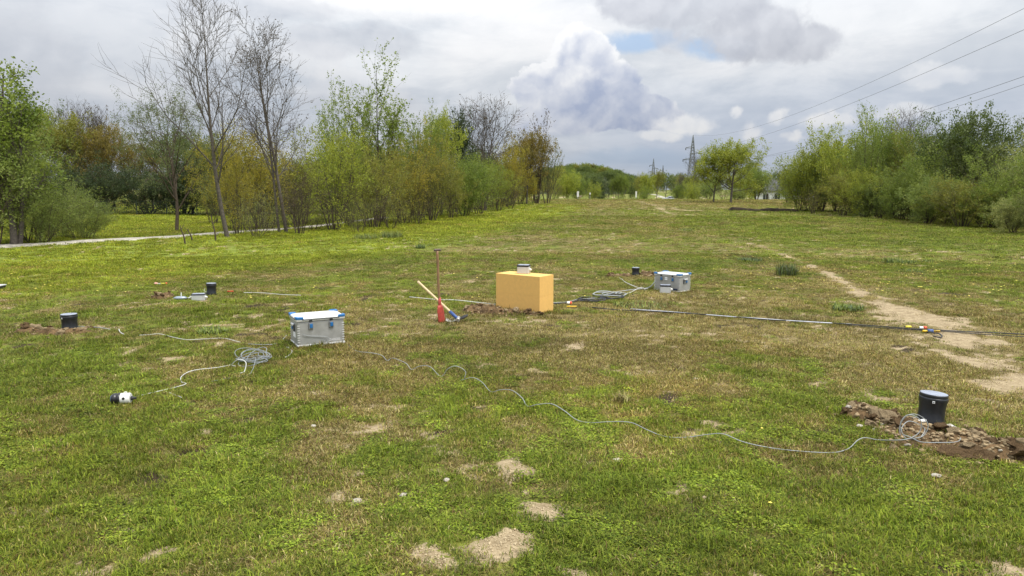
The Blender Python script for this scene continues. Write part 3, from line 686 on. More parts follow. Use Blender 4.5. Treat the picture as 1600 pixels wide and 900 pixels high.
# right hedge, far to near
RH = 'shrubs of the right hedge'
for px, base, D, top, w, v, c, l in (
        (1252, 330, None, 250, 70, 'shrub1', 'fresh', 'first yellow green shrub at the far end of the right hedge'),
        (1282, 331, None, 226, 90, 'shrub0', 'fresh', 'tall yellow green shrub near the far end of the right hedge'),
        (1270, 334, None, 284, 50, 'twiggy1', 'olive', 'low brownish shrub at the far foot of the right hedge'),
        (1325, 333, None, 206, 100, 'shrub3', 'fresh', 'tall shrub with feathery top left of the hedge middle'),
        (1315, 337, None, 270, 75, 'shrub2', 'olive', 'brown olive low shrub in front of the feathery-topped one'),
        (1350, None, 46, 190, 55, 'shoots1', 'green', 'spiky upright shoots at the top of the right hedge'),
        (1372, 336, None, 210, 100, 'shrub0', 'green', 'broad green shrub below the spiky shoots'),
        (1352, 341, None, 270, 80, 'shrub1', 'fresh', 'low bright shrub at the front of the right hedge'),
        (1420, 338, None, 216, 100, 'thicket1', 'olive', 'reddish olive shrub under the bare twigs of the hedge'),
        (1408, None, 56, 168, 70, 'sparse_bare', 'bud', 'bare twigs sticking out of the middle of the right hedge'),
        (1405, 344, None, 262, 90, 'shrub3', 'green', 'low green shrub at the middle front of the right hedge'),
        (1440, None, 52, 196, 46, 'sparse', 'bud', 'sparse twigs left of the dark leafy hedge tree'),
        (1494, None, 38, 184, 118, 'broad1', 'mid', 'dark leafy tree rising highest from the right hedge'),
        (1462, 344, None, 232, 100, 'shrub2', 'green', 'green shrub at the foot of the dark leafy hedge tree'),
        (1450, 350, None, 282, 90, 'shrub0', 'soft', 'soft low shrub spreading onto the grass at the right hedge'),
        (1500, 348, None, 226, 110, 'shrub1', 'green', 'mid green shrub right below the dark leafy hedge tree'),
        (1540, 350, None, 214, 110, 'thicket0', 'grey', 'grey green open-topped shrub left of the right edge'),
        (1505, 355, None, 285, 100, 'thicket3', 'olive', 'low brown-stemmed shrub at the near part of the right hedge'),
        (1555, 356, None, 250, 110, 'shrub3', 'green', 'green shrub in the nearest part of the right hedge'),
        (1605, 356, None, 240, 100, 'shrub2', 'pale', 'pale green shrub cut by the right edge of the photo'),
        (1582, 364, None, 312, 70, 'shrub0', 'pale', 'small pale-leaved bush at the near right foot of the hedge'),
        (1650, 366, None, 250, 120, 'shrub1', 'green', 'nearest shrub of the right hedge, mostly out of frame'),
        (1345, None, 56, 226, 120, 'shrub2', 'green', 'green shrub in the back row of the right hedge, far part'),
        (1440, None, 48, 222, 140, 'shrub3', 'mid', 'dull green shrub in the back row of the right hedge, middle part'),
        (1550, None, 42, 226, 150, 'shrub0', 'mid', 'dull green shrub in the back row of the right hedge, near part')):
    tree(v, px, base, top, w, c, l, 'tree' if v in ('shoots1', 'sparse', 'sparse_bare', 'broad1') else 'shrub', group=RH, D=D)

for px, D, top, w, v, c, l in ((1268, 60, 252, 80, 'shrub1', 'green', 'green shrub behind the first shrub of the right hedge'), (1310, 56, 240, 90, 'shrub2', 'mid', 'mid green shrub under the feathery-topped one'),
        (1392, 50, 236, 110, 'shrub1', 'fresh', 'fresh shrub behind the low shrub at the middle of the right hedge'), (1478, 43, 250, 120, 'shrub3', 'green', 'green shrub below the dark leafy hedge tree'),
        (1525, 40, 252, 120, 'shrub2', 'fresh', 'fresh shrub in the near half of the right hedge'), (1600, 37, 262, 130, 'shrub3', 'green', 'green shrub at the near right end of the hedge'),
        (1420, 41, 288, 80, 'shrub2', 'green', 'low green shrub at the middle foot of the right hedge'), (1375, 44, 290, 70, 'shrub0', 'mid', 'low dull shrub left of the hedge middle'), (1545, 33, 298, 90, 'shrub1', 'green', 'low green shrub at the near foot of the right hedge'), (1482, 36.5, 296, 80, 'shrub3', 'fresh', 'low fresh shrub between two rounded ones at the right hedge')):
    tree(v, px, None, top, w, c, l, 'shrub', group=RH, D=D)

# ------------------------------------------------------------------ wooded hill far behind
def make_hill():
    cx_, cy_ = ap(893, 300, 430).x, 440
    V = []; F = []; n, k = 48, 10
    for j in range(k):
        for i in range(n):
            a = 2 * math.pi * i / n; q = 1 - j / (k - 1) * .98
            x = cx_ + math.cos(a) * 46 * q + 8 * (1 - q); y = cy_ + math.sin(a) * 70 * q
            V.append((x, y, -1.5 + 12.5 * (1 - q ** 1.7)))
    for j in range(k - 1):
        for i in range(n): i2 = (i + 1) % n; F.append((j * n + i, j * n + i2, (j + 1) * n + i2, (j + 1) * n + i))
    hm = mat('hill_soil', (.06, .075, .03), .95, scale=.2)
    tag(link('hill', np_mesh('hill', V, F, hm, smooth=True)), kind='structure')
    rd = np.random.RandomState(4); pts = []; 
    for _ in range(330):
        a = rd.rand() * 6.283; q = math.sqrt(rd.rand()); 
        pts.append((cx_ + math.cos(a) * 46 * q + 8 * (1 - q), cy_ + math.sin(a) * 70 * q, -1.6 + 12.5 * (1 - q ** 1.7)))
    for i in range(520):                                  # distant belt of trees along the horizon
        x = -520 + 1500 * rd.rand(); y = 430 + rd.rand() * 160
        if abs(x - 85 * y / 400) < 6: continue
        pts.append((x, y, float(hgt0(x, y)) - .5))
    pts = np.array(pts)
    return pts
hill_pts = make_hill()
def instancer(name, pts, rot, sc, idx, sources, attrs=None):
    """one object that scatters source meshes on its own points"""
    coll = bpy.data.collections.new(name + '_sources')
    for i, me_m in enumerate(sources):
        o = bpy.data.objects.new('%s_%02d' % (name, i), me_m); coll.objects.link(o)
    me = bpy.data.meshes.new(name); me.vertices.add(len(pts)); me.vertices.foreach_set('co', np.asarray(pts, np.float32).ravel())
    a = me.attributes.new('rot', 'FLOAT_VECTOR', 'POINT'); a.data.foreach_set('vector', np.asarray(rot, np.float32).ravel())
    a = me.attributes.new('sc', 'FLOAT_VECTOR', 'POINT'); a.data.foreach_set('vector', np.asarray(sc, np.float32).ravel())
    a = me.attributes.new('vi', 'INT', 'POINT'); a.data.foreach_set('value', np.asarray(idx, np.int32))
    for k, v in (attrs or {}).items():
        a = me.attributes.new(k, 'FLOAT', 'POINT'); a.data.foreach_set('value', np.asarray(v, np.float32))
    o = link(name, me)
    ng = bpy.data.node_groups.new(name + '_scatter', 'GeometryNodeTree')
    ng.interface.new_socket('Geometry', in_out='INPUT', socket_type='NodeSocketGeometry')
    ng.interface.new_socket('Geometry', in_out='OUTPUT', socket_type='NodeSocketGeometry')
    N = ng.nodes; gi = N.new('NodeGroupInput'); go = N.new('NodeGroupOutput')
    m2p = N.new('GeometryNodeMeshToPoints'); iop = N.new('GeometryNodeInstanceOnPoints'); ci = N.new('GeometryNodeCollectionInfo')
    ci.inputs['Collection'].default_value = coll; ci.inputs['Separate Children'].default_value = True; ci.inputs['Reset Children'].default_value = True
    def na(n, t):
        q = N.new('GeometryNodeInputNamedAttribute'); q.data_type = t; q.inputs['Name'].default_value = n; return q
    L = ng.links; L.new(gi.outputs[0], m2p.inputs['Mesh']); L.new(m2p.outputs[0], iop.inputs['Points'])
    L.new(ci.outputs[0], iop.inputs['Instance']); iop.inputs['Pick Instance'].default_value = True
    L.new(na('vi', 'INT').outputs['Attribute'], iop.inputs['Instance Index'])
    e2r = N.new('FunctionNodeEulerToRotation'); L.new(na('rot', 'FLOAT_VECTOR').outputs['Attribute'], e2r.inputs[0]); L.new(e2r.outputs[0], iop.inputs['Rotation'])
    L.new(na('sc', 'FLOAT_VECTOR').outputs['Attribute'], iop.inputs['Scale']); L.new(iop.outputs[0], go.inputs[0])
    o.modifiers.new('scatter', 'NODES').node_group = ng
    return o
def wood_sources():
    out = []
    for i, (v, c) in enumerate((('broad0', 'green'), ('broad1', 'mid'), ('broad2', 'mid'), ('shrub1', 'grey'), ('broad0', 'olive'))):
        lm = VAR[v][1].copy(); lm.materials.clear(); lm.materials.append(LM[c]); out.append(lm)
    return out
_n = len(hill_pts); _r = np.random.RandomState(8)
_s = np.where(np.arange(_n) < 330, .80, 1.5)[:, None] * (.8 + .4 * _r.rand(_n, 1)) * np.array([[1, 1, .95]])
tag(instancer('distant_wood', hill_pts, np.stack([np.zeros(_n), np.zeros(_n), _r.rand(_n) * 6.28], 1), _s, _r.randint(0, 5, _n), wood_sources()),
    'hazy mass of trees covering the far hill and the horizon', 'wood', kind='stuff')

# ------------------------------------------------------------------ power line
steel = mat('galvanised_steel', (.16, .17, .17), .6, metal=.3, var=.15, scale=2)
wire_m = mat('wire', (.10, .10, .11), .6, metal=.3)
def make_pylon(X, Y, H, label, th=.09, yaw=0.0, cheap=False):
    z0 = gz(X, Y); e = empty('pylon', (X, Y, z0), yaw); tag(e, label, 'pylon', 'pylons of the power line')
    w0, w1 = H * .085, H * .012
    def cw(z): return w0 + (w1 - w0) * min(1, z / (H * .9)) if z < H * .9 else w1 * (1 - (z - H * .9) / (H * .1) * .8)
    m = MB(); cs = [(-1, -1), (1, -1), (1, 1), (-1, 1)]
    for a, b in cs: m.tube([(a * cw(0), b * cw(0), 0), (a * cw(H * .45), b * cw(H * .45), H * .45), (a * cw(H * .9), b * cw(H * .9), H * .9), (0, 0, H)], th, 4)
    m.build('leg_frame', steel, e)
    m = MB(); z = 0; f = 0
    while z < H * .9:
        dz = max(1.0, cw(z) * 1.9); z2 = min(H * .9, z + dz)
        for i in range(4):
            (a, b), (c, d) = cs[i], cs[(i + 1) % 4]
            m.tube([(a * cw(z), b * cw(z), z), (c * cw(z2), d * cw(z2), z2)], th * .5, 3); m.tube([(c * cw(z), d * cw(z), z), (a * cw(z2), b * cw(z2), z2)], th * .5, 3)
        z = z2
    m.build('lattice', steel, e)
    arms = []
    for zz, sgn, ln in ((.79, -1, .115), (.70, 1, .14), (.60, -1, .155)):
        m = MB(); z = H * zz; x = sgn * H * ln; wz = cw(z)
        for b in (-1, 1):
            m.tube([(sgn * wz * -1, b * wz, z), (x, 0, z)], th * .8, 4); m.tube([(sgn * wz, b * wz, z + H * .03), (x, 0, z + .1)], th * .7, 4)
        m.tube([(x * .55, wz * .4, z), (x * .55, -wz * .4, z)], th * .5, 3)
        a = m.build('cross_arm', steel, e)
        i_ = MB(); i_.tube([(x, 0, z), (x, 0, z - H * .035)], th * 1.4, 6); i_.build('insulator', wire_m, a)
        arms.append((x, z - H * .035))
    return e, arms
p1 = Vector((72.2, 300)); 
P1, A1 = make_pylon(72.2, 300, 24.2, 'large lattice pylon rising behind the pair of broad trees', .13)
P0, A0 = make_pylon(42, 0, 25.5, 'lattice pylon out of frame to the right that carries the near end of the wires', .06)
P2, A2 = make_pylon(ap(1020, 300, 600).x, 600, 27, 'small faraway lattice pylon left of the large one', .17)
P3, A3 = make_pylon(ap(1035, 300, 760).x, 760, 27, 'smallest and farthest pylon, just right of the small faraway one', .18)
def wire(a, b, sag, label, r=.019):
    pts = [a.lerp(b, i / 40) - Vector((0, 0, 4 * sag * (i / 40) * (1 - i / 40))) for i in range(41)]
    tag(MB().tube(pts, r, 5).build('power_line', wire_m), label, 'wire', 'wires of the power line')
q1 = Vector((72.2, 300, P1.location.z)); q0 = Vector((42, 0, P0.location.z))
for (h0, x0, h1, x1, sg, l) in ((24.6, 0, 24.2, 0, 7.0, 'highest wire of the power line, crossing the top right corner'),
        (20.6, -2.0, A1[0][1] + .1, A1[0][0], 5.1, 'second highest wire of the power line on the right'),
        (18.4, 1.9, A1[1][1], A1[1][0], 6.9, 'upper one of the two close low wires on the right'),
        (16.6, -2.6, A1[2][1], A1[2][0], 5.6, 'lowest wire of the power line, just under its neighbour')):
    wire(q0 + Vector((x0, 0, h0)), q1 + Vector((x1, 0, h1)), sg, l)

# ------------------------------------------------------------------ house
def make_house():
    D = 150; c = ap(1222, 300, D); g = gz(c.x, D) ; e = empty('house', (c.x, D, g), R(-14)); tag(e, 'white house with dark tiled roof half hidden behind the right hedge', 'house')
    wm = mat('render_white', (.72, .71, .68), .85, var=.06, scale=1.5); rm = mat('roof_tile', (.085, .085, .095), .8, var=.2, scale=6); fr = mat('window_white', (.7, .7, .7), .5); gl = mat('window_dark', (.03, .035, .045), .15)
    rd = mat('roof_red', (.30, .11, .06), .85, var=.25, scale=6)
    L, W, H, Rf = 9.5, 7.0, 2.7, 1.9
    m = MB(); m.box((0, 0, H / 2), (L, W, H))
    m.add([(-L / 2, -W / 2, H), (-L / 2, W / 2, H), (-L / 2, 0, H + Rf), (L / 2, -W / 2, H), (L / 2, W / 2, H), (L / 2, 0, H + Rf)], [(0, 2, 1), (3, 4, 5)])
    m.build('wall', wm, e)
    for s in (-1, 1):
        m = MB(); m.add([(-L / 2 - .3, s * (W / 2 + .35), H - .18), (L / 2 + .3, s * (W / 2 + .35), H - .18), (L / 2 + .3, 0, H + Rf + .1), (-L / 2 - .3, 0, H + Rf + .1),
                         (-L / 2 - .3, s * (W / 2 + .35), H - .03), (L / 2 + .3, s * (W / 2 + .35), H - .03), (L / 2 + .3, 0, H + Rf + .25), (-L / 2 - .3, 0, H + Rf + .25)],
                        [(0, 1, 2, 3), (4, 7, 6, 5), (0, 4, 5, 1), (1, 5, 6, 2), (2, 6, 7, 3), (3, 7, 4, 0)])
        r_ = m.build('roof', rm, e)
    MB().box((1.5, .6, H + Rf + .2), (.6, .6, 1.4)).build('chimney', rd, r_)
    for x in (-3.4, -1.2, 1.2, 3.4):
        w = MB(); w.box((x, -W / 2 - .02, 1.5), (1.1, .08, 1.3)); wo = w.build('window', fr, e)
        for s in (-1, 1): MB().box((x + s * .26, -W / 2 - .07, 1.5), (.46, .03, 1.15)).build('pane', gl, wo)
    e2 = empty('house', (c.x + 7.5, D + 4, g), R(-14)); tag(e2, 'house with a red roof peeping out right behind the white house', 'house')
    MB().box((0, 0, 1.5), (6, 6, 3.0)).build('wall', wm, e2)
    MB().add([(-3.4, -3.4, 2.9), (3.4, -3.4, 2.9), (3.4, 3.4, 2.9), (-3.4, 3.4, 2.9), (-2, 0, 5.0), (2, 0, 5.0)], [(0, 1, 5, 4), (1, 2, 5), (2, 3, 4, 5), (3, 0, 4), (0, 3, 2, 1)]).build('roof', rd, e2)
    # low white garden wall
    a = gp(1192, 318); e3 = MB(); 
    for i in range(8): e3.box((c.x - 5.2 + i * 1.45, D - 7 - i * .3, g + .45), (1.38, .16, .9))
    tag(e3.build('garden_wall', wm), 'low white garden wall in front of the white house', 'wall')
make_house()

# ------------------------------------------------------------------ car beyond the crest
def make_car():
    c = ap(1047, 300, 215); g = gz(c.x, 215)
    e = empty('parked_car', (c.x, 215, g + .02), R(6)); tag(e, 'silver car parked beyond the crest of the field, only its upper half showing', 'car')
    paint = mat('silver_paint', (.55, .57, .60), .3, metal=.6, var=.03); glass = mat('car_glass', (.02, .025, .03), .08); rub = mat('tyre_rubber', (.02, .02, .02), .85); hub = mat('hub_metal', (.45, .45, .46), .35, metal=.8)
    red = mat('tail_red', (.5, .03, .02), .3); wht = mat('head_glass', (.8, .8, .8), .15)
    # lower body outline in profile, extruded with tumblehome
    prof = [(-2.05, .30), (-2.12, .55), (-2.08, .88), (-1.95, .96), (-.95, 1.02), (1.75, .98), (2.02, .90), (2.08, .60), (2.05, .30)]
    n = len(prof); vs = [(x, -.86, z) for x, z in prof] + [(x, .86, z) for x, z in prof]
    MB().add(vs, [tuple(range(n)), tuple(range(2 * n - 1, n - 1, -1))] + [(i, n + i, n + (i + 1) % n, (i + 1) % n) for i in range(n)]).build('body', paint, e, bevel=.07)
    cab = [(-1.05, 1.0, .80), (-.25, 1.44, .60), (.9, 1.48, .60), (1.75, 1.0, .76)]
    vs = [(x, -w, z) for x, z, w in cab] + [(x, w, z) for x, z, w in cab]
    MB().add(vs, [(0, 1, 2, 3), (7, 6, 5, 4), (0, 4, 5, 1), (2, 6, 7, 3)]).build('window_band', glass, e)
    MB().add([(-.32, -.58, 1.425), (.95, -.58, 1.465), (.95, .58, 1.465), (-.32, .58, 1.425), (-.25, -.52, 1.49), (.85, -.52, 1.52), (.85, .52, 1.52), (-.25, .52, 1.49)], [(4, 5, 6, 7), (0, 1, 5, 4), (1, 2, 6, 5), (2, 3, 7, 6), (3, 0, 4, 7), (0, 3, 2, 1)]).build('roof', paint, e, bevel=.02)
    for x in (-1.3, 1.3):
        for y in (-.80, .80):
            M = Matrix.Translation((x, y, .32)) @ Matrix.Rotation(math.pi / 2, 4, 'X')
            w = MB().lathe([(.20, -.1), (.31, -.1), (.32, -.06), (.32, .06), (.31, .1), (.20, .1)], 20, M).build('wheel', rub, e, smooth=True)
            MB().lathe([(.02, -.105), (.19, -.112), (.19, .112), (.02, .105)], 16, M).build('rim', hub, w, smooth=True)
    for s in (-1, 1):
        MB().box((-2.08, s * .62, .78), (.1, .34, .14)).build('headlight', wht, e, bevel=.02); MB().box((2.05, s * .68, .82), (.08, .2, .16)).build('tail_light', red, e, bevel=.02)
        MB().box((-.78, s * .93, 1.06), (.14, .16, .11)).build('mirror', paint, e, bevel=.03)
make_car()

# ------------------------------------------------------------------ posts and small far signs
post_w = mat('post_white', (.68, .67, .62), .7, var=.08); post_g = mat('post_grey', (.25, .25, .25), .6, metal=.4)
def post(px, D, top, w, label, board=None):
    p = ap(px, 300, D); g = gz(p.x, D); H = ap(px, top, D).z - g
    e = empty('sign_post', (p.x, D, g)); tag(e, label, 'sign')
    MB().tube([(0, 0, 0), (0, 0, H)], w, 8).build('pole', post_g if board else post_w, e)
    if board: MB().box((0, -w - .02, H - board[1] / 2), (board[0], .03, board[1])).build('board', post_w, e, bevel=.004)
post(903, 116, 299, .05, 'white sign on a post at the far left edge of the field', (.32, .85))
post(922, 122, 301, .04, 'small sign post below the right slope of the hill', (.22, .3))
post(994, 150, 299, .07, 'grey post with a plate beside the far lane', (.3, 1.2))
post(150, 50, 316, .03, 'small white sign at the edge of the wood behind the path bushes', (.30, .30))
# dark mesh fence in front of the left wood
def make_fence():
    fm = mat('fence_green', (.035, .05, .04), .7); e = empty('fence', (0, 0, 0)); tag(e, 'dark green fence along the edge of the wood beyond the lawn', 'fence')
    xs = np.arange(-33, -14, 2.0); m = MB()
    for i, x in enumerate(xs):
        MB().tube([(x, 49.5, gz(x, 49.5) - .05), (x, 49.5, gz(x, 49.5) + 1.0)], .03, 6).build('post', fm, e)
    for k in range(7):
        m.tube([(x, 49.5, gz(x, 49.5) + .12 + k * .13) for x in xs], .008, 4)
    m.build('rail_wires', fm, e)
    m = MB()
    x = -33.0
    while x < -15: 
        m.box((x, 49.5, gz(x, 49.5) + .5), (.012, .012, .9)); x += .12
    m.build('mesh', fm, e)['kind'] = 'stuff'
make_fence()
# stubs of saplings at the near end of the hedgerow
for px, base, top, l in ((289, 381, 352, 'short dead sapling stub left of the leaning bare tree'), (300, 376, 358, 'thin dead twig right beside the sapling stub'), (337, 376, 335, 'slanting dead stem left of the leaning bare trunk')):
    p = gp(px, base); H = ap(px, top, p.y).z - p.z; rd = random.Random(px)
    pts = [Vector((-.10 * t + .02 * math.sin(5 * t), 0, H * t)) for t in (0, .25, .5, .75, 1)]
    m = MB().tube(pts, [.028, .024, .02, .015, .008], 6)
    for t in (.45, .65, .8): m.tube([Vector((-.1 * t, 0, H * t)), Vector((-.1 * t + rd.uniform(-.2, .2), .05, H * t + .16))], [.011, .004], 4)
    o = m.build('dead_sapling', bark); o.location = p; tag(o, l, 'sapling')

# ================================================================== THE EQUIPMENT
alu = mat('brushed_aluminium', (.40, .40, .385), .42, metal=.35, var=.10, scale=14, bump=.03, dirt=.25, dirtcol=(.30, .28, .24))
alu_lt = mat('bright_aluminium', (.74, .74, .73), .35, metal=.25, var=.05, scale=10)
blue = mat('blue_plastic', (.018, .15, .40), .4, var=.08)
blk = mat('black_plastic', (.012, .012, .014), .35, var=.2, dirt=.25, dirtcol=(.05, .045, .035))
blk_pot = mat('black_pot', (.013, .015, .019), .38, var=.25, scale=18, dirt=.35, dirtcol=(.045, .04, .032))
grey_box = mat('grey_polycarbonate', (.50, .51, .50), .5, var=.05, dirt=.2, dirtcol=(.35, .32, .27))
label_w = mat('paper_label', (.82, .82, .80), .6, var=.02)
print_k = mat('print_black', (.03, .03, .035), .6, var=.05)
white_pl = mat('white_plastic', (.78, .78, .74), .45, var=.05, dirt=.25, dirtcol=(.5, .45, .36))
cable_g = mat('cable_grey', (.30, .32, .32), .45, var=.15, scale=5, dirt=.3, dirtcol=(.25, .22, .16))
cable_l = mat('cable_pale', (.58, .58, .54), .45, var=.12, scale=5, dirt=.3, dirtcol=(.35, .31, .22))
cable_k = mat('cable_black', (.02, .02, .022), .5, var=.3)
lid_top = mat('lid_sheen', (.30, .33, .40), .30, var=.12, scale=9, spec=.6)  # bright bluish sheen of the black lids, put into their base colour
foam_m = mat('yellow_foam', (.78, .475, .15), .85, var=.035, scale=22, bump=.12, spec=.2, dirt=.10, dirtcol=(.45, .27, .10))
wood_y = mat('ash_wood', (.62, .47, .26), .6, var=.10, scale=9); wood_b = mat('worn_wood', (.26, .15, .075), .6, var=.2, scale=9)
red_p = mat('red_paint', (.38, .045, .03), .5, var=.2, scale=20, dirt=.4, dirtcol=(.15, .09, .06)); blue_p = mat('blue_paint', (.03, .085, .27), .45, var=.15, dirt=.3)
steel_w = mat('worn_steel', (.42, .41, .38), .45, metal=.6, var=.2, scale=15); steel_d = mat('dark_steel', (.03, .03, .03), .55, metal=.3, var=.3)

def text_mesh(name, s, size, mtl, parent, M):
    cu = bpy.data.curves.new(name, 'FONT'); cu.body = s; cu.size = size; cu.extrude = .0008; cu.align_x = 'CENTER'; cu.align_y = 'CENTER'
    tmp = bpy.data.objects.new(name, cu); C.objects.link(tmp); bpy.context.view_layer.update()
    me = bpy.data.meshes.new_from_object(tmp.evaluated_get(bpy.context.evaluated_depsgraph_get())); bpy.data.objects.remove(tmp)
    me.transform(M); me.materials.clear(); me.materials.append(mtl); return link(name, me, parent)
def face_M(loc, nrm_yaw):
    """text standing upright on a vertical face; nrm_yaw = 0 faces -Y"""
    return Matrix.Translation(loc) @ Matrix.Rotation(nrm_yaw, 4, 'Z') @ Matrix.Rotation(math.pi / 2, 4, 'X')

def make_case(loc, yaw, L, W, H, label, left_side=True, side_grip=False):
    e = empty('metal_case', loc, yaw); tag(e, label, 'case', 'aluminium transport cases')
    e.location.z += .004
    hb = H - .045
    MB().box((0, 0, hb / 2 + .004), (L, W, hb - .004)).build('body', alu, e, bevel=.012, seg=3)
    m = MB(); t = .012
    for s in (-1, 1):
        m.box((0, s * (W / 2 + .002), .012), (L + .016, t, .02)); m.box((s * (L / 2 + .002), 0, .012), (t, W - t, .0195))
    m.build('base_rim', alu_lt, e, bevel=.003)
    MB().box((0, 0, H - .022), (L + .022, W + .022, .040)).build('lid', alu_lt, e, bevel=.010, seg=3)
    m = MB()
    for s in (-1, 1):
        m.box((0, s * (W / 2 + .0115), H - .020), (L - .10, .006, .008)); m.box((s * (L / 2 + .0115), 0, H - .020), (.006, W - .10, .008))
    m.build('lid_groove', mat('seam_dark', (.09, .09, .09), .6), e)
    MB().box((0, 0, H - .001), (L - .09, W - .09, .006)).build('lid_panel', alu_lt, e, bevel=.002)
    for sx in (-1, 1):
        for sy in (-1, 1):
            x, y = sx * (L / 2 + .002), sy * (W / 2 + .002); q = .068
            pl = [(x + sx * .014, y + sy * .014 - sy * .012), (x + sx * .014 - sx * .012, y + sy * .014), (x - sx * q, y + sy * .014), (x - sx * q * .9, y - sy * .006), (x - sx * .02, y - sy * .022), (x - sx * .006, y - sy * q * .9), (x + sx * .014, y - sy * q)]
            if sx * sy < 0: pl = pl[::-1]
            n = len(pl); z0, z1 = H - .016, H + .010
            MB().add([(a, b, z0) for a, b in pl] + [(a, b, z1) for a, b in pl], [tuple(range(n - 1, -1, -1)), tuple(range(n, 2 * n))] + [(i, (i + 1) % n, n + (i + 1) % n, n + i) for i in range(n)]).build('corner', blue, e, bevel=.005)
    # interlocked corner ribs
    for sx in (-1, 1):
        for sy in (-1, 1):
            for k in range(8):
                z = .05 + k * (hb - .09) / 7
                MB().box((sx * (L / 2 - .010), sy * (W / 2 + .001), z), (.026, .008, .006)).build('rib', alu_lt, e)
    for x in (-L * .22, L * .22):
        la = MB().box((x, -W / 2 - .006, hb - .048), (.052, .014, .074)).build('latch', mat('latch_grey', (.26, .27, .28), .4, metal=.5), e, bevel=.006)
        MB().box((x + .004, -W / 2 - .015, hb - .046), (.030, .010, .044)).build('lever', blue, la, bevel=.004)
        MB().box((x, -W / 2 - .012, hb + .010), (.034, .012, .020)).build('hook', steel_d, la, bevel=.003)
    sd = -1 if left_side else 1
    x = sd * (L / 2)
    h = MB().box((x + sd * .004, 0, hb - .075), (.012, .115, .085)).build('handle_plate', mat('grip_grey', (.20, .21, .21), .5), e, bevel=.004)
    MB().box((x + sd * .014, .0, hb - .045), (.022, .105, .022)).build('grip', alu_lt, h, bevel=.006)
    MB().box((x + sd * .013, .026, hb - .085), (.012, .040, .032)).build('grip_badge', blue, h, bevel=.004)
    MB().box((x + sd * .012, -.058, hb - .078), (.010, .012, .075)).build('grip_end', steel_d, h, bevel=.003)
    return e, hb
case_l = gp(466, 544); v = Vector((math.cos(R(28)), math.sin(R(28)))); L1, W1 = .50, .37
c1 = Vector((case_l.x, case_l.y)) + v * L1 / 2 + Vector((-v.y, v.x)) * W1 / 2
E1, hb1 = make_case((c1.x, c1.y, gz(c1.x, c1.y)), R(28), L1, W1, .315, 'larger looking silver case with blue corners at the left, cable draped over its front')
MB().box((-L1 / 2 - .0015, -.02, .115), (.003, .11, .055)).build('label', label_w, E1)
text_mesh('lettering', 'ZARGES', .034, mat('embossed_alu', (.70, .70, .69), .4), E1, face_M((.145, -W1 / 2 - .0005, .052), 0))
cr = gp(1062, 457.5); yaw2 = R(-44); v = Vector((math.cos(yaw2), math.sin(yaw2))); L2, W2 = .50, .33
c2 = Vector((cr.x, cr.y)) - v * L2 / 2 + Vector((-v.y, v.x)) * W2 / 2
E2, hb2 = make_case((c2.x, c2.y, gz(c2.x, c2.y)), yaw2, L2, W2, .30, 'silver case with blue corners on the right of the yellow block, grey box before it', left_side=False)
lb = MB().box((-.02, -W2 / 2 - .0015, hb2 - .038), (.048, .003, .05)).build('label', label_w, E2)
MB().box((-.02, -W2 / 2 - .0035, hb2 - .034), (.006, .002, .022)).build('label_mark', print_k, lb)

# ---- yellow foam block
cc = gp(843, 490.6); yaw = R(-37); v = Vector((math.cos(yaw), math.sin(yaw))); n_ = Vector((-v.y, v.x)); LF, WF, HF = .76, .34, .515
cf = Vector((cc.x, cc.y)) - v * LF / 2 + n_ * WF / 2
F = empty('foam_block', (cf.x, cf.y, gz(cf.x, cf.y) - .02), yaw); tag(F, 'big pale orange foam insulation block standing on the grass in the middle', 'foam block')
for z0, z1 in ((0, .262), (.2626, HF + .02)):
    MB().box((0, 0, (z0 + z1) / 2), (LF, WF, z1 - z0)).build('slab', foam_m, F, bevel=.0010)
MB().lathe([(.0045, 0), (.0045, .002)], 10, face_M((.06, -WF / 2 + .0005, HF - .04), 0)).build('peg', mat('foam_mark', (.35, .16, .05), .8), F)
# ---- grey junction boxes
def make_box(loc, yaw, w, d, h, label, gland=True, tilt=0.0):
    e = empty('instrument_box', loc, rot=(tilt, 0, yaw)); tag(e, label, 'instrument box', 'grey instrument boxes with black lids')
    MB().box((0, 0, h * .40), (w, d, h * .80)).build('housing', grey_box, e, bevel=.008, seg=3)
    lid = MB().box((0, 0, h * .885), (w + .006, d + .006, h * .17)).build('lid', blk, e, bevel=.005)
    MB().box((0, 0, h * .985), (w - .012, d - .012, h * .04)).build('lid_top', lid_top, lid, bevel=.003)
    for sx in (-1, 1): MB().box((sx * (w / 2 - .012), -d / 2 + .001, h * .42), (.010, .006, h * .7)).build('rib', grey_box, e, bevel=.002)
    if gland:
        M = Matrix.Translation((w / 2, 0, h * .45)) @ Matrix.Rotation(math.pi / 2, 4, 'Y')
        g = MB().lathe([(.018, 0), (.018, .014), (.014, .018), (.012, .032)], 14, M).build('cable_gland', white_pl, e, smooth=True)
    return e
topz = F.location.z + HF + .02
bx = Vector((cf.x, cf.y)) - v * .05 + n_ * .05
B1 = make_box((bx.x, bx.y, topz), R(-14), .165, .14, .125, 'small grey instrument box with black lid on top of the foam block')
p = gp(308, 470); B2 = make_box((p.x, p.y + .07, p.z), R(8), .19, .13, .105, 'grey instrument box with black lid lying by the far left pot', True)
p = gp(1039, 457.5); B3 = make_box((p.x, p.y - .02, gz(p.x, p.y)), R(-8), .175, .12, .14, 'grey instrument box with black lid leaning before the right case', True)
p = gp(1054, 456.5); e = empty('connector_plug', (p.x + .02, p.y + .0, p.z), R(-44)); tag(e, 'dark blue connector block at the foot of the right case', 'connector')
MB().box((0, 0, .045), (.085, .04, .035)).build('shell', mat('navy_plastic', (.02, .03, .07), .4), e, bevel=.006)
MB().tube([(-.04, 0, .045), (-.09, 0, .05)], .012, 8).build('cable_boot', cable_k, e)
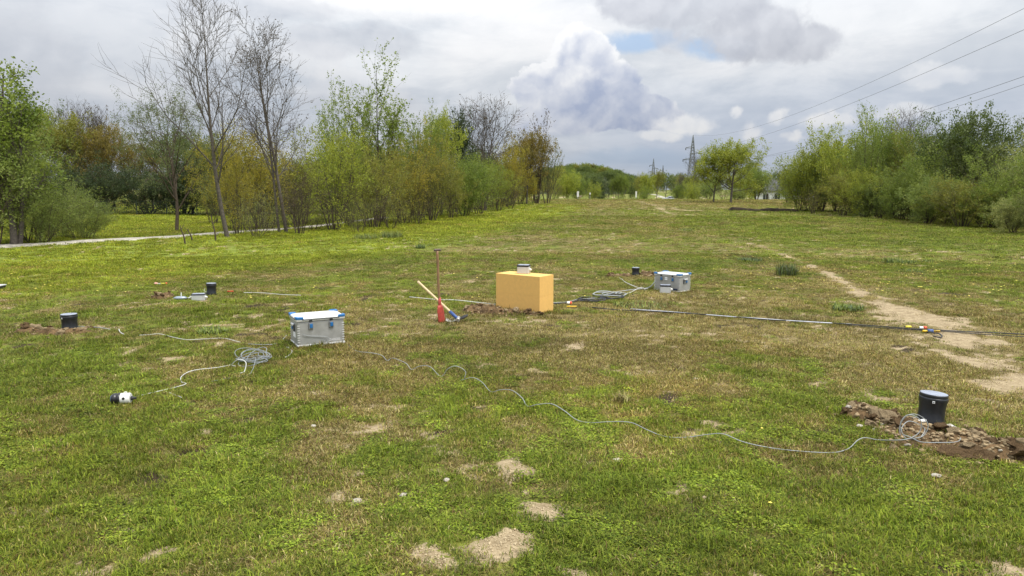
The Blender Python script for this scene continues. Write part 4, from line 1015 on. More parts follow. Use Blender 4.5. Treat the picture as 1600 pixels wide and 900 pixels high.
# device left of the far left box
p = gp(284, 469); e = empty('recorder', (p.x, p.y, p.z), R(10)); tag(e, 'flat silvery grey recorder with upright white stub beside the box at the far left pot', 'recorder')
MB().lathe([(.0, .0), (.03, .0), (.05, .012), (.05, .03), (.03, .045), (.0, .048)], 20, Matrix.Translation((-.02, 0, .01)) @ Matrix.Scale(2.0, 4, (1, 0, 0)) @ Matrix.Scale(1.1, 4, (0, 0, 1)), cap=False).build('housing', mat('blue_grey', (.30, .34, .40), .35, metal=.3), e, smooth=True)
MB().tube([(.0, -.02, .03), (.003, -.02, .12)], .009, 8).build('stub', white_pl, e)
MB().tube([(.1, 0, .03), (.14, .01, .05), (.2, .0, .04)], .008, 8).build('connector', white_pl, e)
# flat device at the left edge
p = gp(-4, 452); e = empty('flat_panel_box', (p.x, p.y, p.z), R(4)); tag(e, 'flat dark box with pale top cut by the left edge', 'instrument box')
MB().box((0, 0, .035), (.20, .16, .05)).build('housing', blk, e, bevel=.008); MB().box((0, 0, .070), (.22, .18, .018)).build('lid', grey_box, e, bevel=.006)

# ---- black pots
def make_pot(px, base, w, h, label, tilt=(0, 0), yaw=0.0, plate=True, sink=.03):
    p = gp(px, base); Rr = w / 2; p.y += Rr * .9
    e = empty('sensor_pot', (p.x, p.y, gz(p.x, p.y) - sink + .01), rot=(tilt[0], tilt[1], yaw)); tag(e, label, 'pot', 'black lidded sensor pots dug into the turf')
    H = h + sink
    MB().lathe([(Rr * .93, 0), (Rr * 1.0, H * .06), (Rr * 1.0, H * .24), (Rr * .92, H * .32), (Rr * .90, H * .55), (Rr * .93, H * .72), (Rr * .99, H * .80), (Rr * 1.0, H * .86), (Rr * 1.0, H * .90), (Rr * .94, H * .91)], 40).build('body', blk_pot, e, smooth=True)
    lid = MB().lathe([(Rr * .955, H * .895), (Rr * .97, H * .905), (Rr * .975, H * .975), (Rr * .955, H * .99), (Rr * .92, H * .993)], 40).build('lid', blk_pot, e, smooth=True)
    MB().lathe([(Rr * .935, H * .990), (Rr * .93, H * 1.0), (Rr * .85, H * 1.003)], 40).build('lid_face', lid_top, lid, smooth=False)
    if plate:
        a = R(-118); t = MB().box((0, 0, 0), (.016, .003, .017)); M = Matrix.Translation((math.cos(a) * Rr * 1.005, math.sin(a) * Rr * 1.005, H * .81)) @ Matrix.Rotation(a + math.pi / 2, 4, 'Z')
        t.v = [tuple(M @ Vector(q)) for q in t.v]; t.build('tag_plate', label_w, e)
        k = MB().box((0, -.002, 0), (.009, .002, .009)); k.v = [tuple(M @ Vector(q)) for q in k.v]; k.build('tag_mark', mat('tag_grey', (.25, .26, .27), .6), e)
    return e, p
PR, ppr = make_pot(1463, 671, .190, .235, 'large black pot with a bluish lid in the foreground soil on the right', (R(-1.5), R(4)), 0.0)
PL, ppl = make_pot(103, 518.5, .190, .195, 'black pot with pale lid at the left in a patch of dug soil', (0, R(0)), .1)
PM, ppm = make_pot(327.5, 461.5, .160, .180, 'black pot behind the grey box at the far left', (0, R(2)), .4, False)
PF, ppf = make_pot(994, 430.5, .155, .145, 'smallest looking black pot, left of the right case', (0, 0), .2, False)

# ---- sensor lying on the grass
p = gp(187, 634); ax = R(9)
e = empty('cylindrical_sensor', (p.x, p.y + .03, p.z + .05), rot=(0, 0, ax)); tag(e, 'short white cylinder with black end cap lying on the grass at the left', 'sensor')
Mx = Matrix.Rotation(math.pi / 2, 4, 'Y')
MB().lathe([(.040, -.005), (.043, .0), (.043, .066), (.040, .071)], 32, Mx).build('sleeve', white_pl, e, smooth=True)
cp = MB().lathe([(.030, -.068), (.040, -.062), (.045, -.050), (.045, -.036), (.041, -.032), (.041, -.024), (.046, -.020), (.046, -.002), (.042, .0)], 32, Mx).build('end_cap', blk, e, smooth=True)
MB().lathe([(.031, -.071), (.031, -.066)], 24, Mx).build('end_face', mat('navy_lens', (.05, .09, .18), .25), cp)
MB().lathe([(.012, .070), (.017, .074), (.017, .088), (.012, .092), (.010, .112)], 16, Mx).build('connector', steel_d, e, smooth=True)
Mh = Matrix.Translation((.030, -.040, .010)) @ Matrix.Rotation(math.pi / 2, 4, 'X')
MB().lathe([(.010, 0), (.010, .006)], 16, Mh).build('screw_hole', blk, e)
MB().tube([(.02, 0, .042), (.03, .0, .052), (.045, 0, .050)], .004, 6).build('eyelet', white_pl, e)

# ---- spade
sp = gp(695, 503); e = empty('spade', (sp.x, sp.y, sp.z)); tag(e, 'spade with red blade and brown shaft standing upright in the turf', 'spade')
top = ap(683, 392, sp.y - .03) - sp; n0 = ap(687, 470, sp.y) - sp
MB().tube(smooth_path([n0 + Vector((.0, 0, -.03)), n0.lerp(top, .35) + Vector((-.006, 0, 0)), n0.lerp(top, .7), top], 4), .0165, 10).build('shaft', wood_b, e, smooth=True)
MB().tube([top + Vector((-.032, -.03, .006)), top + Vector((-.02, -.018, .012)), top + Vector((.025, .02, .012)), top + Vector((.040, .032, .006))], .0155, 10).build('grip', mat('grip_worn', (.10, .07, .055), .6), e, smooth=True, bevel=.003)
soc = MB().tube([n0 + Vector((-.0015, 0, .045)), n0 + Vector((0, 0, -.05)), n0 + Vector((.004, 0, -.16))], [.0185, .021, .010], 12).build('socket', red_p, e, smooth=True)
bw = Vector((.55, .83, 0)).normalized(); bd = Vector((.03, -.01, -1)); base0 = n0 + Vector((.0, 0, -.055)); V = []; Fq = []; nu, nv = 8, 8
for j in range(nv + 1):
    t = j / nv; wd = .040 + .026 * math.sin(min(1, t * 3) * 1.57); wd *= 1 - .45 * max(0, t - .75) / .25 * 1.0 * max(0, t - .75) * 4
    for i in range(nu + 1):
        s_ = i / nu * 2 - 1; q = base0 + Vector((.030 * t, 0, -.275 * t)) + bw * wd * s_ + Vector((-bw.y, bw.x, 0)) * (-.022 * (1 - s_ * s_)) * (1 - .4 * t)
        V.append(q)
for j in range(nv):
    for i in range(nu): a = j * (nu + 1) + i; Fq.append((a, a + 1, a + nu + 2, a + nu + 1))
o = MB().add(V, Fq).build('blade', red_p, e, smooth=True); mo = o.modifiers.new('thickness', 'SOLIDIFY'); mo.thickness = .004
# ---- mattock leaning on it
hp = gp(716, 503); e = empty('mattock', (hp.x, hp.y, hp.z)); tag(e, 'mattock with pale wooden handle and blue socket leaning on the spade', 'mattock')
hd = Vector((.0, .0, .035)); en = ap(653, 440, hp.y + .42) - hp
MB().tube(smooth_path([hd, hd.lerp(en, .3) , hd.lerp(en, .65), en], 4), [.018] + [.0155] * 11 + [.017], 12).build('handle', wood_y, e, smooth=True)
MB().tube([hd + (en - hd) * -.02, hd.lerp(en, .20)], .021, 14).build('socket', blue_p, e, smooth=True)
MB().tube([hd + Vector((.0, -.05, -.005)), hd + Vector((.0, .04, .01))], [.022, .028], 14).build('eye', steel_w, e, smooth=True)
V = []; Fq = []
for j in range(9):
    t = j / 8; x = -.02 - .135 * t; z = .030 - .030 * math.sin(t * 2.2) + .055 * max(0, t - .55); w = .020 + .022 * t
    V += [Vector((x, -w, z)), Vector((x, w, z + .012))]
for j in range(8): Fq.append((2 * j, 2 * j + 1, 2 * j + 3, 2 * j + 2))
o = MB().add(V, Fq).build('hoe_blade', steel_w, e, smooth=True); mo = o.modifiers.new('thickness', 'SOLIDIFY'); mo.thickness = .007
V = []; Fq = []
for j in range(9):
    t = j / 8; x = .01 + .115 * t; z = .03 + .055 * t; w = .012 + .034 * math.sin(min(1, t * 1.15) * 2.6)
    V += [Vector((x, -w * .5, z - w * .35)), Vector((x, w * .5, z + w * .35))]
for j in range(8): Fq.append((2 * j, 2 * j + 1, 2 * j + 3, 2 * j + 2))
o = MB().add(V, Fq).build('pick_blade', steel_d, e, smooth=True); mo = o.modifiers.new('thickness', 'SOLIDIFY'); mo.thickness = .010

# ================================================================== CABLES
def cable(pts, r, mtl, label, cat='cable', group=None, n=6, smooth=7, name='cable'):
    """pts: (px, py) on the ground, (px, py, 'a') in the air between its neighbours"""
    P = []; known = [i for i, q in enumerate(pts) if len(q) == 2]
    for i, q in enumerate(pts):
        if isinstance(q, Vector): P.append(q); continue
        if len(q) == 2:
            g = gp(*q, h=hgt); P.append(g + Vector((0, 0, r + .014)))
        else:
            a = max([k for k in known if k < i], default=known[0]); b = min([k for k in known if k > i], default=known[-1])
            ya, yb = gp(*pts[a][:2]).y, gp(*pts[b][:2]).y; f = (i - a) / max(1, b - a)
            v_ = ap(q[0], q[1], ya + (yb - ya) * f); v_.z = max(v_.z, gz(v_.x, v_.y) + r); P.append(v_)
    for q, w_ in zip(pts, P):
        if not isinstance(q, Vector) and q[0] > 1388 and q[1] > 645: w_.z += .042; w_.y -= .05
    sp_ = smooth_path(P, smooth)
    for q in sp_:
        g = gz(q.x, q.y) + r * .7 + .009
        if q.z < g: q.z = g
    return tag(MB().tube(sp_, r, n).build(name, mtl, smooth=True), label, cat, group)
cable([(545, 541), (552, 546, 'a'), (562, 552), (578, 551, 'a'), (596, 555, 'a'), (605, 566), (612, 562), (622, 562, 'a'), (635, 568, 'a'), (643, 580), (656, 572, 'a'), (672, 573, 'a'), (689, 591), (700, 576, 'a'), (713, 572, 'a'), (727, 580, 'a'), (726, 593)],
      .0029, cable_g, 'thin grey cable looping in small arches from the left case towards the middle')
cable([(720, 597), (738, 590, 'a'), (753, 597, 'a'), (767, 615), (782, 609, 'a'), (800, 610, 'a'), (816, 622, 'a'), (824, 638), (840, 632, 'a'), (862, 631, 'a'), (882, 642, 'a'), (902, 660), (925, 664), (950, 659, 'a'), (985, 660, 'a'), (1012, 672, 'a'), (1040, 686), (1072, 687), (1105, 679, 'a'), (1130, 678, 'a'), (1160, 690, 'a'), (1200, 703), (1250, 709), (1300, 711), (1325, 705), (1340, 688, 'a'), (1352, 684, 'a'), (1372, 691), (1395, 697), (1415, 694), (1430, 680, 'a'), (1432, 664, 'a'), (1420, 655, 'a'), (1408, 656, 'a'), (1400, 668, 'a'), (1403, 683, 'a'), (1415, 692), (1432, 700), (1460, 701), (1485, 700), (1493, 692, 'a'), (1492, 680, 'a'), (1484, 675)],
      .0030, cable_g, 'long grey cable snaking across the foreground to the large black pot')
cable([(1400, 690), (1399, 672, 'a'), (1408, 657, 'a'), (1422, 653, 'a'), (1437, 660, 'a'), (1443, 672, 'a'), (1436, 686, 'a'), (1422, 694), (1408, 690, 'a'), (1402, 676, 'a'), (1412, 664, 'a'), (1428, 668, 'a'), (1438, 680), (1432, 692)],
      .0028, cable_g, 'loops of pale cable standing beside the large black pot', group=None)
# white plug at the pot
e = empty('white_plug', gp(1487, 679) + Vector((0, -.03, .055)), rot=(0, R(25), R(-30))); tag(e, 'white cable plug in the soil right of the large black pot', 'plug')
MB().box((0, 0, 0), (.055, .024, .022)).build('shell', white_pl, e, bevel=.006); MB().tube([(.027, 0, 0), (.045, 0, -.004)], .007, 8).build('boot', white_pl, e)
e = empty('white_plug', gp(1437, 669) + Vector((0, -.02, .06)), rot=(0, R(-8), R(10))); tag(e, 'flat white plug in the soil left of the large black pot', 'plug')
MB().box((0, 0, 0), (.06, .03, .018)).build('shell', white_pl, e, bevel=.006); MB().tube([(-.03, 0, 0), (-.05, 0, -.004)], .006, 8).build('boot', white_pl, e)
# messy coil by the left case
rd = random.Random(9); cpt = gp(397, 566); P = []
for k in range(9):
    rx, ry = .13 + rd.uniform(-.05, .04), .10 + rd.uniform(-.04, .05); ox, oy = rd.uniform(-.06, .06), rd.uniform(-.10, .08); tl = rd.uniform(.0, .10); ph = rd.uniform(0, 1)
    for i in range(11):
        a = 6.283 * i / 11 + ph * .4
        x, y = cpt.x + ox + math.cos(a) * rx, cpt.y + oy + math.sin(a) * ry * 1.6
        P.append(Vector((x, y, gz(x, y) + .012 + (.5 + .5 * math.sin(a + ph * 6)) * (tl * 1.3 + .03) + k * .004)))
tail = [gp(392, 585), gp(372, 590), gp(330, 598, hgt)]
P += [q + Vector((0, 0, .012)) for q in tail]
tag(MB().tube(smooth_path(P, 3), .0030, 6).build('cable_coil', mat('cable_midgrey', (.24, .26, .27), .45, var=.2), smooth=True), 'tangled coil of grey cable on the grass left of the left case', 'cable')
cable([(368, 575), (362, 570, 'a'), (372, 562, 'a'), (384, 566, 'a'), (382, 580, 'a'), (376, 586)], .0042, cable_l, 'single pale cable loop at the left side of the tangled coil')
cable([(205, 625), (225, 620), (250, 614), (275, 608), (291, 604), (284, 597, 'a'), (283, 589, 'a'), (295, 581, 'a'), (312, 580), (340, 577), (360, 573)], .0036, cable_l, 'pale cable running from the lying white sensor towards the coil')
cable([(255, 612), (270, 617, 'a'), (284, 624)], .003, cable_l, 'short pale cable end forking off by the lying sensor')
cable([(448, 526), (442, 533, 'a'), (430, 540), (410, 541), (388, 540)], .0042, cable_g, 'grey cable sagging from the left side of the left case to the grass')
cable([(452, 543, 'a'), (448, 545), (456, 549, 'a'), (454, 556, 'a'), (446, 561)], .0042, cable_l, 'short hooked cable on the grass at the left foot of the left case')
# cable draped over the case front
Lc = E1.matrix_basis
pp_ = [Vector((-.2, -W1 / 2 - .01, .135)), Vector((-.12, -W1 / 2 - .008, .112)), Vector((-.02, -W1 / 2 - .008, .100)), Vector((.055, -W1 / 2 - .012, .086)), Vector((.075, -W1 / 2 - .016, .070)), Vector((.06, -W1 / 2 - .02, .045)), Vector((.02, -W1 / 2 - .04, .015)), Vector((-.03, -W1 / 2 - .09, .01))]
bpy.context.view_layer.update()
tag(MB().tube(smooth_path([E1.matrix_world @ q for q in pp_], 6), .0035, 6).build('cable', cable_g, smooth=True), 'thin cable hanging across the front face of the left case', 'cable')
# from the left pot
cable([(118, 512), (140, 513), (155, 514), (172, 517)], .005, cable_g, 'short grey cable on the soil right of the left pot')
cable([(186, 517), (188, 523, 'a'), (194, 525)], .006, cable_l, 'small curved cable piece between the left pot and the case')
cable([(218, 526), (235, 525), (250, 524), (270, 529), (292, 533), (320, 532), (350, 531), (375, 537)], .0034, cable_l, 'pale cable half sunk in the grass between left pot and left case')
cable([(320, 451, 'a'), (319, 457), (322, 456, 'a'), (326, 457, 'a'), (329, 462)], .004, cable_l, 'pale cable hanging down the far left black pot')
cable([(381, 459), (400, 459), (420, 460), (440, 462), (470, 463)], .005, cable_l, 'straight pale cable right of the far left pot')
cable([(296, 465), (303, 462, 'a'), (300, 468), (293, 467)], .005, cable_l, 'small white cable loop between recorder and grey box')
# behind the spade to the block
cable([(640, 466), (680, 470), (712, 471), (740, 474), (776, 478)], .007, cable_l, 'pale flat cable running from behind the spade to the foam block')
# long bundle to the right
cable([(925, 484), (960, 486), (1000, 488), (1060, 491), (1130, 496), (1200, 502), (1250, 504), (1310, 508), (1370, 512), (1420, 516), (1460, 518), (1510, 521), (1560, 523), (1640, 527)], .0075, cable_k, 'long black cable running right over the grass to the photo edge')
cable([(985, 485), (1010, 487), (1040, 489), (1090, 493), (1140, 497), (1190, 500.5), (1240, 504), (1290, 507), (1330, 509)], .0075, mat('cable_silver', (.55, .56, .60), .3, metal=.4), 'shiny silver cable lying along the long black cable')
cable([(1320, 510), (1400, 516), (1470, 520), (1540, 525), (1640, 531)], .005, cable_k, 'thin dark cable just below the long black cable at the right')
cable([(1440, 519), (1455, 522, 'a'), (1466, 521, 'a'), (1472, 525, 'a'), (1468, 530), (1458, 528)], .008, cable_k, 'black cable loop by the coloured connectors on the worn track')
for i, (dy, rr, mt, l) in enumerate(((0, .010, cable_k, 'thick black cable leaving the foam block to the right'), (-2, .006, cable_g, 'thin grey cable beside the thick black one at the foam block'))):
    cable([(858, 477 + dy), (875, 476.5 + dy), (890, 475 + dy), (905, 472 + dy), (925, 470 + dy), (950, 468 + dy)], rr, mt, l)
rd = random.Random(21)
for (px, py, rx, ry, mt, l) in ((925, 471, 20, 3.0, cable_k, 'black cable loops heaped right of the foam block'), (962, 467, 18, 3.2, cable_k, 'dark cable loops between foam block and right case, right heap'), (950, 462, 24, 3.5, cable_g, 'grey cable loops spread behind the black cable heap')):
    P = []
    for k in range(3):
        ox, oy, q = rd.uniform(-8, 8), rd.uniform(-1.5, 1.5), rd.uniform(.6, 1.1)
        for i in range(9):
            a = 6.283 * i / 9; g = gp(px + ox + math.cos(a) * rx * q, py + oy + math.sin(a) * ry * q, h=hgt); P.append(g + Vector((0, 0, .014 + .03 * rd.random())))
    tag(MB().tube(smooth_path(P, 3), .008, 6).build('cable_coil', mt, smooth=True), l, 'cable')
cable([(940, 465), (960, 459), (985, 455), (1005, 453), (1016, 448, 'a'), (1023, 440, 'a')], .008, cable_g, 'grey cable rising to the left side of the right case')
cable([(968, 436), (980, 444), (1000, 452), (1012, 453)], .006, cable_l, 'pale cable from the smallest pot towards the right case')
cable([(975, 462), (985, 458, 'a'), (992, 455), (1003, 449, 'a'), (1008, 455)], .006, cable_l, 'pale kinked cable left of the right case')
# connectors
def connector(px, py, parts, label, yaw=0.0):
    p = gp(px, py); e = empty('cable_connector', (p.x, p.y, p.z + .02), yaw); tag(e, label, 'connector')
    for nm, x0, x1, r, m_ in parts: MB().lathe([(r * .8, x0), (r, x0 + .004), (r, x1 - .004), (r * .8, x1)], 14, Matrix.Rotation(math.pi / 2, 4, 'Y')).build(nm, m_, e, smooth=True)
yel = mat('yellow_plastic', (.80, .50, .02), .45); redp = mat('orange_red_plastic', (.65, .07, .02), .45); yel2 = mat('lime_plastic', (.75, .65, .05), .5); pink = mat('pink_plastic', (.75, .38, .30), .5)
connector(1441, 515, (('sleeve', -.035, .01, .020, white_pl), ('ring', .01, .05, .024, redp)), 'white and red connector on the worn track', R(-12))
connector(1455, 520, (('sleeve', -.10, -.045, .014, yel), ('coupling', -.045, .02, .026, blue_p), ('boot', .02, .10, .013, yel)), 'blue coupling between two yellow sleeves on the worn track', R(-6))
connector(1419, 513, (('sleeve', -.035, .035, .014, yel2), ('boot', -.05, -.035, .009, cable_k)), 'small lime yellow cable sleeve left of the coloured connectors', R(-6))
connector(890, 476, (('sleeve', -.04, .005, .028, white_pl), ('ring', .005, .035, .030, redp)), 'white and orange connector right of the foam block', R(-12))
connector(893, 481, (('stick', -.07, .07, .010, yel),), 'yellow marker stick right of the foam block', R(-3))
connector(244, 445, (('sleeve', -.03, .03, .022, pink), ('boot', .03, .09, .010, cable_l)), 'pink and white tag on the grass at the upper left', R(-5))
connector(256, 445, (('sleeve', -.05, .03, .014, yel2), ('ring', .03, .055, .022, redp)), 'yellow and red tag on the grass at the upper left', R(15))
connector(360, 457, (('strap', -.05, .05, .010, redp),), 'dark red strap lying right of the far left pot', R(5))

# ================================================================== SOIL, STONES, TURF SODS
soil_m = mat('dug_soil', (.135, .086, .043), .95, var=.55, scale=14, bump=1.0, spec=.1, dirt=.5, dirtcol=(.05, .038, .026))
soil_l = mat('dry_soil', (.30, .225, .13), .95, var=.4, scale=16, bump=1.0, spec=.1, dirt=.4, dirtcol=(.15, .11, .07))
stone_m = mat('pale_stone', (.42, .38, .31), .85, var=.25, scale=8, bump=.5, spec=.2)
def rock_mesh(name, seed, sub, mtl, rough=.35, flat=.7):
    import bmesh
    from mathutils import noise as mn
    bm = bmesh.new(); bmesh.ops.create_icosphere(bm, subdivisions=sub, radius=1.0)
    for v_ in bm.verts:
        d = mn.noise(v_.co * 1.3 + Vector((seed * 7.1, 0, 0))) * rough * 1.4 + mn.noise(v_.co * 3.1 + Vector((0, seed * 3.7, 0))) * rough * .8
        v_.co *= 1 + d; v_.co.z *= flat
    me = bpy.data.meshes.new(name); bm.to_mesh(me); bm.free(); me.materials.append(mtl); return me
CL = [rock_mesh('clod_mesh%d' % i, i, 3, soil_m, .55, .75) for i in range(5)]; CLL = [rock_mesh('dryclod_mesh%d' % i, i + 9, 2, soil_l, .5, .75) for i in range(4)]
ST = [rock_mesh('stone_mesh%d' % i, i + 20, 2, stone_m, .25, .65) for i in range(4)]
def pile(label, spots, mounds, seed, nbig, ncr, dry=.5, sods=None):
    """mounds: (px, py, rx, ry, h) humps; clods scattered over them"""
    rd = random.Random(seed); nr = np.random.RandomState(seed)
    M_ = [(*gp(a, b)[:2], rx, ry, h) for a, b, rx, ry, h in mounds]
    cx_ = sum(m_[0] for m_ in M_) / len(M_); cy_ = sum(m_[1] for m_ in M_) / len(M_)
    e = empty('soil_pile', (cx_, cy_, gz(cx_, cy_))); tag(e, label, 'soil')
    def hh(x, y):
        x = np.asarray(x, float); y = np.asarray(y, float); q = np.zeros(x.shape) - .03
        for mx_, my_, rx, ry, h in M_:
            g = np.exp(-(((x - mx_) / rx) ** 2 + ((y - my_) / ry) ** 2)); q = np.maximum(q, (h + .03) * 1.15 * g - .03)
        lump = (fbm(x * 22, y * 22, 4, seed) - .45) * .055 + (fbm(x * 60, y * 60, 3, seed + 5) - .5) * .018
        return q + lump * sm(-.03, .03, q) 
    x0 = min(m_[0] - 1.9 * m_[2] for m_ in M_); x1 = max(m_[0] + 1.9 * m_[2] for m_ in M_); y0 = min(m_[1] - 1.9 * m_[3] for m_ in M_); y1 = max(m_[1] + 1.9 * m_[3] for m_ in M_)
    nx = int(min(170, (x1 - x0) / .011)); ny = int(min(150, (y1 - y0) / .013)); gx, gy = np.meshgrid(np.linspace(x0, x1, nx), np.linspace(y0, y1, ny))
    gzv = hgt(gx, gy); top_ = hh(gx, gy); Z = gzv + top_
    V = np.stack([gx.ravel() - cx_, gy.ravel() - cy_, Z.ravel() - e.location.z], 1)
    j, i = np.meshgrid(np.arange(ny - 1), np.arange(nx - 1), indexing='ij'); a = j * nx + i
    F = np.stack([a, a + 1, a + nx + 1, a + nx], -1).reshape(-1, 4)
    keep = top_.ravel()[F].max(1) > -.012; F = F[keep]
    used, inv = np.unique(F, return_inverse=True); V = V[used]; F = inv.reshape(F.shape)
    link('heap', np_mesh('heap', V, F, soil_l if dry > .6 else soil_m, smooth=True), e)
    def put(nm, me, s, spread=1.0, low=0.0):
        m_ = rd.choice(M_); x = m_[0] + rd.gauss(0, m_[2] * .62 * spread); y = m_[1] + rd.gauss(0, m_[3] * .62 * spread)
        z = gz(x, y) + max(0, float(hh(x, y))) + s * .25 - low
        o = link(nm, me, e); o.location = (x - cx_, y - cy_, z - e.location.z); o.rotation_euler = (rd.uniform(-.5, .5), rd.uniform(-.5, .5), rd.uniform(0, 6.28)); o.scale = (s * rd.uniform(.8, 1.3), s * rd.uniform(.8, 1.2), s * rd.uniform(.7, 1.1)); return o
    for _ in range(nbig): put('clod', rd.choice(CL) if rd.random() > dry else rd.choice(CLL), rd.choice((rd.uniform(.014, .03), rd.uniform(.02, .058))), .95)
    # crumbs joined
    Vs = []; Fs = []; base = 0
    src = []
    for me in CLL + ST:
        co = np.zeros(len(me.vertices) * 3, np.float32); me.vertices.foreach_get('co', co); f = np.zeros(len(me.polygons) * 3, np.int32); me.polygons.foreach_get('vertices', f); src.append((co.reshape(-1, 3), f.reshape(-1, 3)))
    for _ in range(ncr):
        m_ = rd.choice(M_); x = m_[0] + rd.gauss(0, m_[2] * .9); y = m_[1] + rd.gauss(0, m_[3] * .9); s = .004 + .014 * rd.random() ** 2.2
        co, f = src[rd.randrange(len(CLL) if rd.random() < .82 else len(src))]; z = gz(x, y) + max(0, float(hh(x, y))) + s * .4
        a = rd.random() * 6.28; ca, sa = math.cos(a), math.sin(a); q = co * s * np.array([1.2, .9, 1]); q = np.stack([q[:, 0] * ca - q[:, 1] * sa, q[:, 0] * sa + q[:, 1] * ca, q[:, 2]], 1)
        Vs.append(q + np.array([x - cx_, y - cy_, z - e.location.z])); Fs.append(f + base); base += len(co)
    if Vs: link('crumbs', np_mesh('crumbs', np.concatenate(Vs), np.concatenate(Fs), soil_l), e)['kind'] = 'stuff'
    return e, put, M_
PE, putR, _ = pile('wide patch of dug brown soil and stones around the large black pot', None,
    [(1350, 652, .13, .14, .075), (1380, 660, .13, .12, .05), (1415, 668, .2, .20, .045), (1430, 680, .24, .20, .045), (1455, 694, .26, .14, .038), (1510, 690, .20, .14, .05), (1530, 705, .15, .09, .06), (1560, 714, .18, .09, .07), (1590, 712, .10, .08, .06), (1480, 680, .2, .15, .035)], 3, 50, 1100, .55)
for _ in range(26): putR('stone', rng.choice(ST), rng.uniform(.010, .024), .9)
pile('dark heap of dug soil left of and before the foam block', None, [(740, 487, .16, .13, .07), (768, 489, .20, .12, .09), (800, 491, .16, .08, .055), (828, 492, .12, .06, .03), (755, 482, .2, .1, .04)], 5, 30, 260, .4)
pile('low patch of dug soil around the left black pot', None, [(45, 520, .16, .10, .06), (75, 521, .2, .10, .05), (112, 520, .26, .10, .035), (135, 514, .14, .06, .02)], 7, 16, 160, .55)
pile('small dug soil heap left of the recorder at the far left', None, [(250, 466, .15, .10, .06), (262, 464, .13, .1, .05)], 9, 8, 60, .3)
pile('low crumbly soil patch around the smallest black pot', None, [(975, 432, .24, .14, .03), (958, 432, .2, .14, .02), (1008, 429, .13, .1, .05), (1014, 431, .13, .1, .05)], 13, 10, 140, .6)
# cut sods of turf by the large pot
for px, py, s, l in ((1508, 716, (.11, .07, .035), 'flat cut turf sod in front of the large black pot'), (1548, 700, (.09, .06, .05), 'mossy turf sod standing right of the large black pot'), (1535, 716, (.07, .06, .04), 'small dark sod between two bigger ones at the right'), (1578, 716, (.10, .07, .05), 'big dark sod near the right edge')):
    o = link('turf_sod', rng.choice(CL)); p = gp(px, py); o.location = (p.x, p.y, p.z + .03); o.scale = s; o.rotation_euler = (rng.uniform(-.3, .3), rng.uniform(-.3, .3), rng.uniform(0, 6)); tag(o, l, 'sod', 'cut turf sods')
# loose stones in the grass
for px, py, s, l in ((965, 722, .026, 'pale flat stone in the grass at the centre foreground'), (698, 753, .018, 'small pale stone left of the sand patches'), (631, 777, .020, 'reddish stone in the grass at the lower left of centre'), (558, 786, .026, 'crumbly pale stone in the lower left grass'), (490, 668, .018, 'tiny pale stone in the left foreground grass'), (1087, 594, .022, 'pale stone in the grass right of the dry tuft'), (1343, 668, .022, 'yellowish stone before the left lump of soil'), (1463, 746, .022, 'pale stone in the grass below the dug soil')):
    o = link('stone', rng.choice(ST)); p = gp(px, py); o.location = (p.x, p.y, p.z + .012); o.scale = (s * 1.2, s, s * .8); o.rotation_euler = (0, 0, rng.uniform(0, 6)); tag(o, l, 'stone', 'loose stones in the grass')
# long dark bank of soil before the right hedge
def make_bank():
    a, b = gp(1137, 329), gp(1250, 331); V = []; F = []; n = 70; K = 9; rd = random.Random(2)
    for i in range(n + 1):
        t = i / n; q = a.lerp(b, t); env = sm(0, .06, t) * sm(1.02, .9, t); h = (.27 + .10 * math.sin(t * 9 + 1) * math.sin(t * 4) + .14 * (float(fbm(t * 14, .5, 3, 2)) - .5)) * env; w = .55 + .2 * (float(fbm(t * 9, 3.5, 3, 2)) - .5)
        for k in range(K):
            s_ = k / (K - 1) * 2 - 1; y = q.y + s_ * w; V.append((q.x, y, gz(q.x, y) - .03 + h * (1 - s_ * s_) ** .6 + (.05 * (float(fbm(t * 40, s_ * 3, 3, 8)) - .5))))
    for i in range(n):
        for k in range(K - 1): F.append((i * K + k, i * K + k + 1, (i + 1) * K + k + 1, (i + 1) * K + k))
    me = np_mesh('soil_bank', V, F, mat('dark_peat', (.035, .026, .018), .95, var=.4, scale=4, bump=.8, spec=.1), smooth=False)
    if me.polygons[0].normal.z < 0: me.flip_normals()
    tag(link('soil_bank', me), 'long low dark bank of soil lying before the far right hedge', 'soil bank')
make_bank()

# ================================================================== GRASS
def grass_mat():
    m, nt, b = new_mat('grass_blades')
    a = nt.nodes.new('ShaderNodeAttribute'); a.attribute_name = 'col'; c = S(nt, a.outputs['Color'])
    def inst(n):
        q = nt.nodes.new('ShaderNodeAttribute'); q.attribute_type = 'INSTANCER'; q.attribute_name = n; return S(nt, q.outputs['Fac'])
    tone, warm = inst('tone'), inst('warm')
    c = mulc(nt, c, tone)
    w = nt.nodes.new('ShaderNodeMix'); w.data_type = 'RGBA'; w.blend_type = 'MULTIPLY'; wf = warm * .75; nt.links.new(wf.so, w.inputs[0]); nt.links.new(c.so, w.inputs[6]); w.inputs[7].default_value = (1.45, 1.18, .62, 1)
    c = S(nt, w.outputs[2])
    nt.links.new(c.so, b.inputs['Base Color']); b.inputs['Roughness'].default_value = .6; b.inputs['Specular IOR Level'].default_value = .12
    tr = nt.nodes.new('ShaderNodeBsdfTranslucent'); nt.links.new(c.so, tr.inputs[0])
    mx = nt.nodes.new('ShaderNodeMixShader'); mx.inputs[0].default_value = .30
    nt.links.new(b.outputs[0], mx.inputs[1]); nt.links.new(tr.outputs[0], mx.inputs[2]); nt.links.new(mx.outputs[0], nt.nodes['Material Output'].inputs[0])
    return m
GM = grass_mat()
STRAW = [(.42, .345, .135), (.30, .235, .08), (.56, .48, .23), (.17, .12, .045), (.36, .27, .11)]
OLIVE = [(.20, .195, .034), (.28, .27, .05), (.12, .125, .022)]
